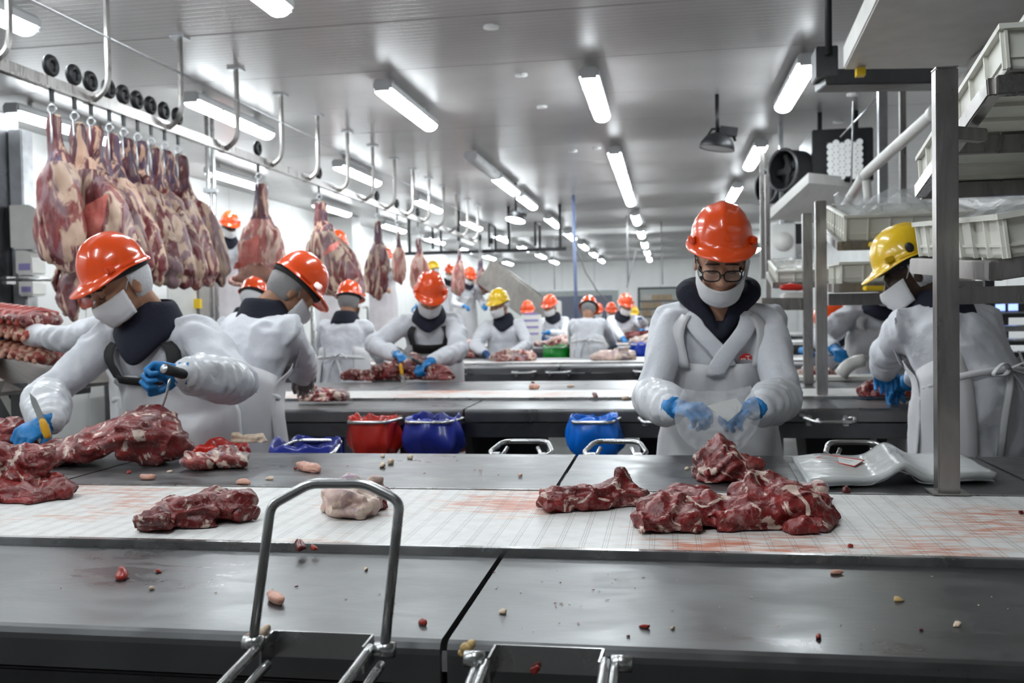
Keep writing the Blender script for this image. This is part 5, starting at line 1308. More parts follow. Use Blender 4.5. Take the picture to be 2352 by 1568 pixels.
# --- knife worker on the left behind the near table
KY = 3.12
kl = at_y(112, 965, KY-.28); kr = at_y(428, 858, KY-.32)
P2 = person('worker in orange helmet and black neck scarf cutting with knife and hook', at_y(275, 655, KY), 0, 30, -32, -4, skin='skin_mid', s=1.06, wl=kl, wr=kr, pl=(-1.0, .2, -.4), pr=(1.0, .1, -.8), dl=(-.25, -.75, -.35), dr=(-.9, -.35, .1),
            nl=(-.2, .6, -.7), nr=(0, -.6, -.5), curl=(1.15, 1.2), strap='black_cloth', vox=.011, hvox=.0068, mask='full', hair='hairnet', bib=.36, bibw=.42, bandh=.09, seed=9, eyes=True, cover=True, hem=.5, collar_drop=.10, fatness=1.02, lean=.12, side_lean=.06)
def knife(label, h0, h1, tip, hmat, r=.013, bw=.022):
    h0, h1, tip = map(lambda v: np.asarray(v, float), (h0, h1, tip)); t = thing('knife', label, 'knife', tuple((h0+h1)/2)); O = np.array(t.location)
    MB().capsule([h0-O, (h0+h1)/2-O, h1-O], [r*.9, r*1.05, r*.85], 12).build('handle', hmat, t, True)
    d = unit(tip-h1); sdv = unit(np.cross(d, [0, -1.0, .2])); l = np.linalg.norm(tip-h1)
    P = [h1-sdv*bw/2, h1+sdv*bw/2, h1+sdv*bw*.5+d*l*.75, tip, h1-sdv*bw*.4+d*l*.7]; nrm = unit(np.cross(d, sdv))*.0012
    V = [p-O+nrm for p in P]+[p-O-nrm for p in P]; m = 5
    link('blade', mesh_from('blade', V, [tuple(range(m)), tuple(range(2*m-1, m-1, -1))]+[(i, (i+1) % m, m+(i+1) % m, m+i) for i in range(m)], 'steel_bar', False), t)
    return t
g = P2['WR']['l']; knife('boning knife with a yellow handle in the left worker\'s fist', at_y(109, 1000, KY-.40), at_y(98, 968, KY-.40), at_y(68, 902, KY-.38), 'knife_yellow')
def meat_hook():
    a = at_y(392, 850, KY-.37); b = at_y(408, 868, KY-.35); c = at_y(385, 880, KY-.36); t = thing('meat_hook', 'steel meat hook with a grey round handle pulling the big meat slab', 'hook', tuple(a)); O = a
    ax = unit(np.array([-.25, -.85, .25])); hc = at_y(396, 852, KY-.40)-O
    MB().tube([hc-ax*.05, hc+ax*.035], .017, 18).build('handle', 'rubber_black', t, True); MB().tube([hc+ax*.035, hc+ax*.037], .0145, 18).build('handle_end', 'galv', t, True)
    pts = [at_y(*p, KY-.42)-O for p in ((390, 868), (384, 900), (372, 935), (366, 955), (363, 972), (352, 984), (342, 986))]
    rod('shaft', rounded(pts, .02, 3), .0042, 'steel_bar', t, 8)
meat_hook()

# --- the others (head pixel, depth, facing)
def wrist(px_, py_, y): return at_y(px_, py_, y)
person('stooping worker in white coat reaching toward the rib pile', at_y(258, 668, 3.95), -98, 40, 0, 0, s=1.02, skin='skin_mid', wl=wrist(50, 765, 4.35), wr=wrist(60, 770, 3.95), pl=(0, .5, .3), pr=(.2, -.6, -.6), tie=True, seed=12, vox=.013, curl=(.5, .5), lean=.10)
person('worker bending over the second table with his back turned, orange helmet and grey hair', at_y(672, 672, 3.92), 150, 44, -22, 0, s=1.05, wl=wrist(705, 880, 4.35), wr=wrist(585, 880, 4.5), gl='glove_mesh', tie=True, hair='hair_grey', seed=15, vox=.012, curl=(.8, .6), collar='navy', pl=(1.0, -.3, -.6), lean=.16, mask='full', collar_drop=.02, fatness=1.06)
person('worker in orange helmet hidden behind the bent back, only the helmet showing', at_y(582, 690, 6.6), 180, 30, 0, 0, s=1.0, tie=True, seed=16, lean=.2)
person('worker seen squarely from behind with orange helmet and tied white coat', at_y(803, 694, 7.4), 178, 18, 0, 0, s=1.02, tie=True, seed=18, lean=.08, wl=wrist(885, 850, 7.85), wr=wrist(745, 850, 7.85), hair='hair_grey')
P7 = person('worker in orange helmet with black bib band trimming meat behind the second table', at_y(988, 682, 6.42), 8, 34, 6, 4, s=1.05, skin='skin_light', wl=wrist(905, 812, 6.18), wr=wrist(990, 832, 6.12), strap='black_cloth', seed=20, vox=.013, bib=.34, bibw=.45, pl=(-1, .1, -.2), pr=(1, .1, -.5), curl=(.9, 1.0), collar_drop=.07, lean=.16, bandh=.20)
a = wrist(966, 835, 6.0); knife('small knife in the trimming worker\'s right-hand glove', a, a+np.array([-.05, 0, .03]), a+np.array([-.16, -.02, .12]), 'rubber_black', .012)
a = wrist(920, 845, 6.0); knife('yellow-handled knife pointing down at the trimmed meat', a+np.array([.0, 0, .02]), a+np.array([.01, 0, -.04]), a+np.array([.03, 0, -.12]), 'knife_yellow', .012)
PF = .78
person('worker in orange helmet standing on the platform beside the bunched meat', at_y(527, 520, 11.2), 42, 24, 0, 0, s=1.10, floor=PF, apron='apron_rosy', seed=22, wl=wrist(478, 640, 11.0), wr=wrist(560, 615, 10.9), gr='glove_dark', gl=None, collar_drop=.08, mask='full', lean=.05, skin='skin_dark', hem=.35)
person('platform worker mostly hidden behind the thick hanging meat', at_y(775, 560, 12.2), 70, 18, 0, 0, s=1.04, floor=PF, apron='apron_rosy', seed=23, hem=.35, lean=.05)
person('platform worker in orange helmet pulling at a thin hanging piece', at_y(884, 592, 13.4), 35, 20, 0, 0, s=.97, floor=PF, apron='apron_rosy', seed=24, wl=wrist(880, 662, 13.1), wr=wrist(928, 640, 13.0), gl='skin_mid', gr=None, hem=.35, lean=.05)
person('far platform worker in yellow helmet turning sideways', at_y(995, 622, 16.3), -60, 10, 0, 0, s=1.0, floor=.53, color='helmet_yellow', seed=25, hem=.35, lean=.05, vox=.02)
person('far platform worker in orange helmet with blue glove at the waist', at_y(1033, 628, 17.4), 30, 14, 0, 0, s=1.0, floor=.53, seed=26, hem=.35, lean=.05, vox=.02)
person('far platform worker in orange helmet bowed in front of the cross-rail meat', at_y(1078, 636, 15.6), 35, 30, 0, 0, s=.97, floor=.53, seed=27, hem=.3, lean=.12, vox=.02)
person('worker in yellow helmet standing behind the third table', at_y(1146, 702, 9.55), 0, 14, -30, 0, s=1.0, color='helmet_yellow', wl=wrist(1116, 812, 9.25), wr=wrist(1172, 812, 9.25), seed=28, gl='glove_dark', apron=None, pl=(-1, .2, -.3), pr=(1, .2, -.3), collar_drop=.07, mask='full', lean=.06, vox=.014)
person('worker in orange helmet behind the white notice board', at_y(1212, 716, 14.1), 0, 24, 0, 0, s=.98, seed=29, vox=.02, lean=.1)
person('worker in orange helmet with arms folded across the chest at the fourth table', at_y(1264, 705, 13.15), 0, 18, -24, 0, s=1.0, wl=wrist(1248, 778, 12.9), wr=wrist(1262, 764, 12.85), seed=30, gl='glove_dark', curl=(.3, .3), dr=(-1, -.1, 0), vox=.016, lean=.05, pr=(1, 0, -.8))
person('worker bending over the fourth table with back turned and red helmet', at_y(1352, 712, 10.95), 172, 40, 6, 0, s=1.0, tie=True, seed=31, wl=wrist(1420, 808, 11.5), wr=wrist(1318, 808, 11.5), hair='hair_grey', vox=.016, lean=.14, side_lean=-.04, mask=None, collar=None)
person('worker in orange helmet raising one blue glove behind the fourth table', at_y(1436, 703, 13.3), 6, 22, 26, 0, s=1.0, wl=wrist(1434, 782, 12.85), wr=wrist(1470, 732, 12.9), pr=(1, 0, -.7), seed=32, gr='glove_dark', curl=(.9, .9), dr=(0, 0, 1), vox=.016, lean=.05)
person('far worker in orange helmet behind the red-helmet bender', at_y(1404, 716, 17.3), 10, 20, 0, 0, s=.98, seed=33, vox=.024)
person('far worker in orange helmet at the farthest table, mostly hidden', at_y(1374, 716, 18.4), 0, 20, 0, 0, s=.96, seed=34, vox=.026)
person('far worker in small yellow helmet beside the raised blue glove', at_y(1456, 722, 18.7), 0, 20, 0, 0, s=.97, color='helmet_yellow', seed=35, vox=.026)
# right side
P22 = person('worker in yellow helmet bending over the second table beside the near rack post', at_y(2090, 628, 3.84), -150, 26, 48, 0, s=1.07, color='helmet_yellow', skin='skin_dark', wl=wrist(2085, 880, 4.42), wr=wrist(2022, 872, 4.40), gl='glove_blue', gr='glove_blue', tie=True, seed=40, vox=.012, collar='navy', collar_drop=.03, pl=(1, 0, -.6), pr=(-1, -.3, -.3), lean=.16, fatness=1.06, hem=.42)
o = MB().ell((0, 0, 0), (.008, .016, .020), None, 14, 8).build('ear_clip', 'rubber_black', P22['t'], True); o.matrix_local = Matrix.Translation(Vector(P22['h2w']((.101, .035, .082)))) @ Matrix(P22['HR']).to_4x4()
person('worker behind the second table whose head is hidden by the tray shelf', at_y(2030, 650, 6.35), 0, 26, 0, 0, s=1.05, wl=wrist(1915, 800, 6.1), wr=wrist(2020, 850, 6.1), seed=41, vox=.013, strap='apron_white', bib=.2, pl=(-1, 0, -.5), curl=(1.0, .8), gr='glove_blue', lean=.14)
person('stooping worker with a rounded white back behind the rack posts', at_y(1915, 742, 7.1), -60, 50, 0, 0, s=1.0, seed=42, lean=.34, vox=.015)
# ------------------------------------------------------------------ meat on the tables
def meat(label, c, blobs, seed, mat='meat', vox=.006, rough=.010, name='meat_cut', z=None, group=None, flatten=True, freq=22, sc=(1, 1, 1)):
    """blobs: (dx, dy, dz, rx, ry, rz, yaw) in metres from c"""
    c = np.asarray(c, float); mb = MB()
    for b in blobs:
        dx, dy, dz, rx, ry, rz = (np.array(b[:6])*np.array(list(sc)*2)); yw = rad(b[6]) if len(b) > 6 else 0
        q = random.Random(seed*31+len(mb.V))
        if flatten: mb.box((dx, dy, rz*.5), (rx*1.8, ry*1.75, rz*.95), rotm(yw+q.uniform(-.4, .4), q.uniform(-.16, .16), q.uniform(-.16, .16)))
        if flatten: mb.box((dx+q.uniform(-.4, .4)*rx, dy+q.uniform(-.3, .3)*ry, dz+rz*.25), (rx*1.2, ry*1.05, rz*.85), rotm(yw+q.uniform(-.9, .9), q.uniform(-.35, .35), q.uniform(-.4, .4)))
        mb.ell((dx, dy, dz), (rx*.95, ry*.95, rz*.95), rotm(yw, 0, 0), 18, 10)
    def disp(co, no):
        d = rough*fbm(co, freq, seed, 3) + rough*.9*(1-np.abs(vnoise(co, freq*.7, seed+5))*2.4).clip(-1, 1)*.6
        d = d + rough*.45*np.sin(co[:, 2]*(150 if vox < .008 else 70) + 7*vnoise(co, freq*.6, seed+8)) + rough*.25*fbm(co*np.array([1, 3, 1]), freq*3, seed+11, 2)
        co = co + no*d[:, None]
        if flatten: co[:, 2] = np.where(co[:, 2] < .001, .001 + (co[:, 2]-.001)*.04, co[:, 2])
        return co
    me = remesh(mb, vox*.8, 2, disp, 'meat', mat)
    if flatten:
        zz = np.zeros(len(me.vertices)*3); me.vertices.foreach_get('co', zz); zz = zz.reshape(-1, 3); zz[:, 2] = np.maximum(zz[:, 2], .0005); me.vertices.foreach_set('co', zz.ravel())
    o = link(name, me, None, c); return tag(o, label, 'meat', group)
def patch(parent, blobs_pts, mat, name='fat_strip', r=.006):
    for pts, rr in blobs_pts:
        mb = MB().capsule(pts, rr, 8); o = mb.build(name, mat, parent, True)
TZ = .9015
def M(px_, py_, z=TZ): return at_z(px_, py_, z)
# the pieces on the near belt (centre pixel is the footprint centre)
c = M(465, 1200); meat('dark red meat cut with silver skin on the belt left of the raised loop', c, [(-.075, -.045, .012, .055, .04, .022, 20), (-.02, -.01, .018, .07, .038, .028, 25), (.045, .028, .02, .075, .036, .03, 18), (.0, .045, .02, .06, .03, .03, 10), (.10, .02, .01, .035, .018, .014, -20)], 1, 'meat', sc=(0.78, 1.35, 1.35))
c = M(805, 1178); meat('pale fat-covered meat cut behind the raised loop', c, [(0, 0, .02, .075, .06, .035, 10), (-.02, .03, .03, .06, .05, .035, 0), (.03, -.01, .015, .05, .05, .03, -20), (.03, .06, .03, .04, .03, .03)], 2, 'meat_pale', sc=(0.76, 1.15, 1.2))
o = meat('lean red edge of meat under the pale cut', M(862, 1168), [(0, 0, .01, .03, .02, .014, 20), (-.02, .03, .012, .03, .025, .02)], 3, 'meat_lean')
c = M(1362, 1162); meat('flat red meat cut lying left of the big cuts on the belt', c, [(-.08, -.035, .014, .06, .035, .024, 15), (-.02, -.01, .018, .06, .04, .028, 20), (.05, .02, .02, .06, .035, .032, 25), (.105, .03, .016, .045, .03, .03, 10), (.08, .05, .03, .03, .02, .03)], 5, 'meat', sc=(0.8, 1.15, 1.25))
c = M(1538, 1200); meat('rounded dark meat lobe at the left of the heaped cuts', c, [(-.01, -.05, .02, .075, .055, .035, 20), (.0, .02, .028, .075, .05, .038, 10), (.03, .06, .028, .07, .035, .035), (.07, .03, .02, .04, .04, .03)], 6, 'meat', sc=(0.85, 1, 1.05))
c = M(1735, 1200); meat('large lean meat slab with white sinew across its top', c, [(-.09, -.01, .018, .08, .05, .03, 5), (.0, -.02, .02, .11, .055, .035, 0), (.05, .03, .035, .10, .05, .04, -15), (.02, .06, .045, .07, .04, .04, 0), (.11, -.02, .018, .055, .05, .03, -20), (.14, .04, .022, .045, .03, .03, -20)], 7, 'meat', sc=(0.88, 1, 1.1))
c = M(1848, 1150); meat('squared meat end sticking out right of the heaped cuts', c, [(0, 0, .018, .05, .028, .024, -15), (.03, 0, .02, .025, .03, .026)], 8, 'meat_fatty')
c = M(1842, 1222); meat('small cube of red meat beside the heaped cuts', c, [(0, 0, .014, .028, .022, .018, 15)], 9, 'meat_lean', .004, .005)
c = M(1665, 1100); o = meat('thick marbled meat block in front of the packing worker', c, [(0, 0, .035, .085, .065, .045, 10), (-.03, .02, .05, .06, .055, .045), (.0, .03, .075, .045, .04, .032), (.05, .0, .03, .06, .055, .04, -15), (-.03, -.03, .025, .05, .035, .03)], 10, 'meat', sc=(0.82, 0.95, 0.95))
# wrapped label strip on top of the block: none (sinew)
# left block pile
c = M(20, 1130); meat('stacked thick meat block at the left end of the belt', c, [(-.05, .02, .05, .11, .08, .05, 0), (.02, .03, .07, .07, .06, .04), (-.06, .0, .09, .09, .07, .035)], 11, 'meat')
c = M(45, 1145); meat('thin meat slices under the stacked block at the left end', c, [(0, -.0, .015, .10, .05, .02, 0), (.075, .03, .02, .05, .035, .022, 20), (-.08, -.01, .02, .08, .06, .022)], 12, 'meat_lean')
c = at_z(18, 1030, .9); meat('reddish meat cut behind the stacked block beside the knife hand', c, [(0, 0, .05, .09, .07, .055), (-.05, .0, .03, .08, .07, .05)], 13, 'meat')
# long slab lifted by the hook
def slab():
    # (pixel of the upper face, half sizes): a broad thick sheet, its hook end raised
    pts = [(85, 1052, .075, .10, .030), (140, 1042, .085, .12, .034), (195, 1024, .085, .13, .036), (245, 1004, .085, .13, .036), (295, 990, .085, .12, .040), (340, 985, .075, .11, .046), (375, 1003, .06, .09, .05)]
    Y = 2.62; P = [at_y(a, b, Y) for a, b, *_ in pts]; c = P[0]*1.0; c[2] = .9; mb = MB(); q = random.Random(5)
    for i, (p, (a, b, rx, ry, rz)) in enumerate(zip(P, pts)):
        j = min(i+1, len(P)-1); k = max(i-1, 0); sl = math.atan2((P[j]-P[k])[2], (P[j]-P[k])[0])
        R_ = rotm(rad(8), 0, 0) @ rotm(0, q.uniform(-.1, .25), -sl)
        mb.ell(p-c, (rx*1.15, ry, rz), R_, 18, 10); mb.box(p-c, (rx*1.7, ry*1.7, rz*1.35), R_)
    mb.box(P[5]-c+[.0, -.01, -.055], (.12, .14, .07), rotm(.2, .2, .3)); mb.ell(P[6]-c+[.02, 0, -.03], (.06, .07, .04)); mb.ell(P[1]-c+[-.06, 0, -.05], (.09, .1, .03))
    def disp(co, no):
        d = .010*fbm(co, 14, 51) + .006*(1-np.abs(vnoise(co, 11, 55))*2.4).clip(-1, 1) + .004*np.sin(co[:, 2]*110+6*vnoise(co, 9, 57))
        co = co + no*d[:, None]; co[:, 2] = np.maximum(co[:, 2], .001); return co
    o = link('meat_slab', remesh(mb, .007, 2, disp, 'meat', 'meat'), None, c); tag(o, 'long heavy meat slab lifted by the hook on the near table', 'meat')
slab()
c = M(505, 1072, .902); meat('crumpled pinkish meat trimming on the rear steel shelf', c, [(-.05, -.03, .015, .05, .035, .02, 10), (0, .02, .02, .05, .05, .03, 30), (.045, .0, .016, .045, .03, .022, -15), (-.02, .05, .02, .03, .03, .02)], 15, 'meat_fatty', sc=(0.9, 1.1, 1.2))
c = M(575, 1022, .905)+[0, 0, .01]; meat('yellowish fat flap at the rear edge beside the trimming', c, [(0, 0, .012, .055, .02, .012, -5), (.03, .0, .01, .03, .015, .01), (-.05, .0, .02, .02, .015, .02)], 16, 'fat', .004, .005)
c = M(1742, 1100, .905)
# second, third table meat
c = M(925, 872, .902); meat('long dark meat shank being trimmed on the second table', c, [(-.28, -.04, .04, .14, .07, .035, 0), (-.1, 0, .05, .14, .09, .05), (.05, .03, .09, .12, .09, .08), (.17, .0, .07, .12, .08, .07), (.28, -.03, .04, .08, .06, .04)], 20, 'meat', .012, .018, freq=12)
c = M(738, 920, .902); meat('ragged red meat trimming under the grey mesh glove', c, [(0, 0, .03, .09, .06, .035), (.07, -.01, .025, .07, .05, .03), (-.06, 0, .02, .06, .05, .03), (.12, .01, .015, .04, .03, .02)], 21, 'meat_fatty', .009, .014)
c = M(535, 890, .902); meat('reddish trimming on the second table left of the bending worker', c, [(0, 0, .02, .12, .06, .03), (-.1, .02, .015, .1, .05, .025)], 22, 'meat_fatty', .01, .012)
c = M(2042, 908, .902); meat('dark meat piece under the yellow-helmet worker\'s hands', c, [(0, 0, .04, .12, .07, .04), (-.07, -.02, .03, .07, .06, .035), (.09, .01, .035, .08, .06, .04), (.0, .03, .08, .05, .04, .04)], 23, 'meat', .009, .014)
for k, (px_, py_, lab, mt) in enumerate([(1175, 828, 'fatty meat piece on the third table in front of the yellow-helmet worker', 'meat_fatty'), (1405, 826, 'pale meat slab on the third table below the bending worker', 'meat_pale'), (1070, 800, 'heap of red and pale cuts on the third table left end', 'meat_fatty'), (1055, 820, 'dark meat block left of the yellow-helmet worker', 'meat')]):
    c = M(px_, py_, .902); meat(lab, c, [(0, 0, .05, .16, .12, .06), (.1, .02, .04, .12, .1, .05), (-.1, 0, .03, .1, .1, .045)], 30+k, mt, .014, .02, freq=10)
for k, (px_, py_, lab, mt) in enumerate([(1285, 794, 'white fat and red meat heap on the fourth table', 'meat_fatty'), (1335, 792, 'red meat heap beside the bending worker on the fourth table', 'meat'), (1500, 790, 'pale meat row on the fourth table right side', 'meat_pale'), (1470, 782, 'red meat cut near the raised glove', 'meat_lean'), (1540, 785, 'mixed meat heap near the far cartons', 'meat_fatty')]):
    c = M(px_, py_, .932); meat(lab, c, [(0, 0, .06, .2, .15, .07), (.15, .02, .05, .15, .14, .06), (-.15, 0, .04, .15, .12, .055)], 50+k, mt, .018, .025, freq=8)
for k, (px_, lab) in enumerate([(1790, 'red meat scrap on the second table behind the rack posts'), (1868, 'meat and fat scrap between the rack posts')]):
    c = at_z(px_, 868, .902); meat(lab, c, [(0, 0, .03, .12, .08, .04), (.08, 0, .02, .08, .06, .03)], 60+k, 'meat_fatty' if k else 'meat_lean', .012, .015)
# white hose-like sleeve and white cutting board on the second table
c = at_z(1850, 872, .902); o = boxobj('cutting_board', (-.25, -.12, 0), (.42, .12, .025), 'white_plastic', None, .004, tuple(c)); tag(o, 'white plastic cutting board on the second table behind the rack', 'board')
P = [at_y(*p, 5.75) for p in ((1930, 862), (1945, 842), (1962, 832), (1985, 828))]; c = P[0]; o = link('suction_hose', MB().tube(rounded([p-c for p in P], .06), .04, 12).mesh('suction_hose', 'white_plastic'), None, c); tag(o, 'thick white hose bending up from the cutting board', 'hose')
# clear bags heaped on the right of the second table
for k, (px_, py_, w_, lab) in enumerate([(2250, 905, .17, 'rounded clear plastic bag beside the T-bar stand'), (2335, 905, .16, 'second clear plastic bag right of the T-bar stand')]):
    c = at_z(px_, py_, .902); o = meat(lab, c, [(0, 0, .07, w_, .12, .08), (.05, .02, .08, w_*.6, .1, .08)], 70+k, 'film_stack', .012, .012, name='plastic_bag'); o['category'] = 'bag'

# ------------------------------------------------------------------ rib pile on the sloping chute, left
t = thing('sloping_chute', 'sloping stainless chute with legs behind the knife worker', 'chute', tuple(at_d(60, 830, 4.6))); O = np.array(t.location)
A, B = at_d(-60, 770, 4.7)-O, at_d(150, 890, 4.5)-O
mb = MB(); beam(mb, A, B, .9, .02); mb.build('slide', 'steel_chute', t)
for s in (-.45, .45):
    mb = MB(); beam(mb, A+[0, s, .02], B+[0, s, .02], .02, .10); mb.build('side_lip', 'steel_chute', t)
mb = MB(); beam(mb, at_d(-10, 855, 4.4)-O, at_d(78, 1010, 4.3)-O, .05, .05); mb.build('brace', 'steel_chute', t)
for f in (.15, .85):
    p = A*(1-f)+B*f; boxobj('leg', (p[0]-.025, -.3, -O[2]), (p[0]+.025, -.25, p[2]), 'steel_dark', t)
mb = MB(); beam(mb, at_d(-40, 880, 4.7)-O, at_d(130, 905, 4.6)-O, .5, .03); mb.build('lower_shelf', 'steel_dark', t)
boxobj('shelf_lip', at_d(0, 850, 4.9)-O-[0, .02, .02], at_d(60, 842, 4.9)-O+[0, .02, .02], 'white_plastic', t)
for k, (p0, p1, n_, lab) in enumerate([((-10, 792), (135, 818), 8, 'slab of pink ribs lying lowest on the sloping chute'), ((-15, 745), (110, 770), 7, 'middle slab of dark red ribs in the rib pile'), ((-10, 722), (95, 735), 6, 'topmost slab of dark ribs on the rib pile')]):
    a, b = at_d(*p0, 4.5), at_d(*p1, 4.42); t = thing('rib_slab', lab, 'meat', tuple(a)); d = b-a
    mb = MB()
    for i in range(9): mb.ell(d*i/8, (.055, .16, .045-.01*(i % 2)))
    link('flesh', remesh(mb, .012, 1, lambda co, no: co + no*(.010*fbm(co, 18, 90+k))[:, None], 'flesh', 'meat_ribs' if k != 2 else 'meat'), t)
    u = d/np.linalg.norm(d); up = np.array([0, 0, 1.0])
    for i in range(n_):
        c = d*(i+.6)/n_; mb = MB().capsule([c+[0, -.15, -.02], c+[0, -.12, .025], c+[0, .02, .045], c+[0, .14, .03]], [.012, .015, .015, .011], 8); mb.build('rib', 'scrap_pink' if k != 2 else 'scrap_red', t, True)

# ------------------------------------------------------------------ film stack and slips on the near table
def film_stack():
    ky = [(1818, 1062), (1850, 1125), (2078, 1117), (2292, 1106), (2170, 1050), (1990, 1052)]
    a, b, c_, d_ = M(1855, 1122), M(2290, 1108), M(2205, 1058), M(1820, 1064); t = thing('film_stack', 'thick wavy stack of clear plastic film sheets on the near table', 'plastic film', tuple(a)); O = a
    nx, ny = 60, 14; rows = []
    for j in range(ny):
        q = j/(ny-1); row = []
        for i in range(nx):
            u = i/(nx-1); p = (a*(1-u)+b*u)*(1-q) + (d_*(1-u)+c_*u)*q
            w_ = np.exp(-((u-.50-.05*q)/.10)**2)*.040 + .006*sin(u*9) + .004
            row.append(p - O + [0, 0, .016 + w_ + .003*vnoise(np.array([[u*9, q*4, 1]]), 1, 5)[0]])
        rows.append(row)
    o = solid(link('sheets', grid_mesh('sheets', rows, 'film_stack'), t), .017, -1)
    rows2 = [[p + np.array([-.012+.004*sin(i), -.012, -.0165]) for i, p in enumerate(r)] for r in rows]
    solid(link('lower_sheets', grid_mesh('lower_sheets', rows2, 'clear_film'), t), .002, -1)
    # printed patch on the fold
    pr = []
    for j in range(6):
        pr.append([np.array(rows[5+j][30+i])+[0, 0, .0015] for i in range(6)])
    g = grid_mesh('print', pr, 'print_grey')
    for k in range(5):
        i0 = 30+k; b0 = rows[6+k % 2][i0]; e0 = rows[9][i0+1 if i0+1 < nx else i0]
        rod('print_mark', [np.array(b0)+[0, 0, .002], np.array(e0)+[0, 0, .002]], .0012, 'print_grey', t, 4)
film_stack()
a, b, c_, d_ = M(1876, 1052, .925), M(1962, 1072, .925), M(1985, 1058, .925), M(1900, 1046, .925)
t = thing('label_slip', 'white paper slip with a red border lying on the film stack', 'paper', tuple(a))
V = [p-a for p in (a, b, c_, d_)]; V = V + [v+[0, 0, .0008] for v in V]
link('sheet', mesh_from('sheet', V, [(3, 2, 1, 0), (4, 5, 6, 7)]+[(i, (i+1) % 4, 4+(i+1) % 4, 4+i) for i in range(4)], 'paper', False), t)
for p, q in ((a, b), (b, c_), (c_, d_), (d_, a)): rod('border', [p-a+[0, 0, .0015], q-a+[0, 0, .0015]], .0014, 'paper_red', t, 4)
for f in (.35, .65): rod('text_line', [(a*(1-f)+d_*f)*.85+(b*(1-f)+c_*f)*.15-a+[0, 0, .0012], (a*(1-f)+d_*f)*.2+(b*(1-f)+c_*f)*.8-a+[0, 0, .0012]], .0006, 'print_grey', t, 4)
# white notice boxes in front of the far worker
a = at_y(1198, 800, 12.6); b = at_y(1242, 722, 12.6); t = thing('notice_board', 'white notice board with violet print lines in front of a far worker', 'board', ((a[0]+b[0])/2, 12.6, .93)); w_ = (b[0]-a[0])/2
boxobj('panel', (-w_, 0, 0), (w_, .04, b[2]-.93), 'paper', t, .004)
for k in range(4): boxobj('print_line', (-w_*.7, -.003, .12+.09*k), (w_*.75, 0, .15+.09*k), 'print_violet', t)

# ------------------------------------------------------------------ scraps
def scrap(px_, py_, size, mat, label, group, seed, z=None, long=1.0):
    zz = z if z is not None else (.8885 if py_ > 1268 else .9015)
    c = at_z(px_, py_, zz); r = size*np.linalg.norm(c-CAM)/2150/2
    rr = random.Random(seed); b = bmesh.new()
    for k in range(9 if size < 12 else 16):
        a = rr.uniform(0, 2*pi); q = rr.uniform(.45, 1.0)**.5; x, y = r*long*q*cos(a), r*.62*q*sin(a); an = seed*.7
        b.verts.new((x*cos(an*.25)-y*sin(an*.25), x*sin(an*.25)+y*cos(an*.25), rr.choice((.0003, rr.uniform(.2, .75)*r))))
    hull = bmesh.ops.convex_hull(b, input=b.verts[:]); bmesh.ops.delete(b, geom=[v for v in b.verts if not v.link_faces], context='VERTS'); 
    if size > 9:
        bmesh.ops.subdivide_edges(b, edges=b.edges[:], cuts=2, use_grid_fill=True, smooth=.35)
        for v in b.verts:
            p_ = np.array([v.co]); v.co = v.co*(1 + .38*float(vnoise(p_, .9/max(r, .002), seed)[0])); v.co.z = max(v.co.z, .0002)
    me = bpy.data.meshes.new('scrap'); b.to_mesh(me); b.free(); me.materials.append(MATS[mat]); me.polygons.foreach_set('use_smooth', [True]*len(me.polygons))

    o = link('scrap', me, None, c); return tag(o, label, 'scrap', group)
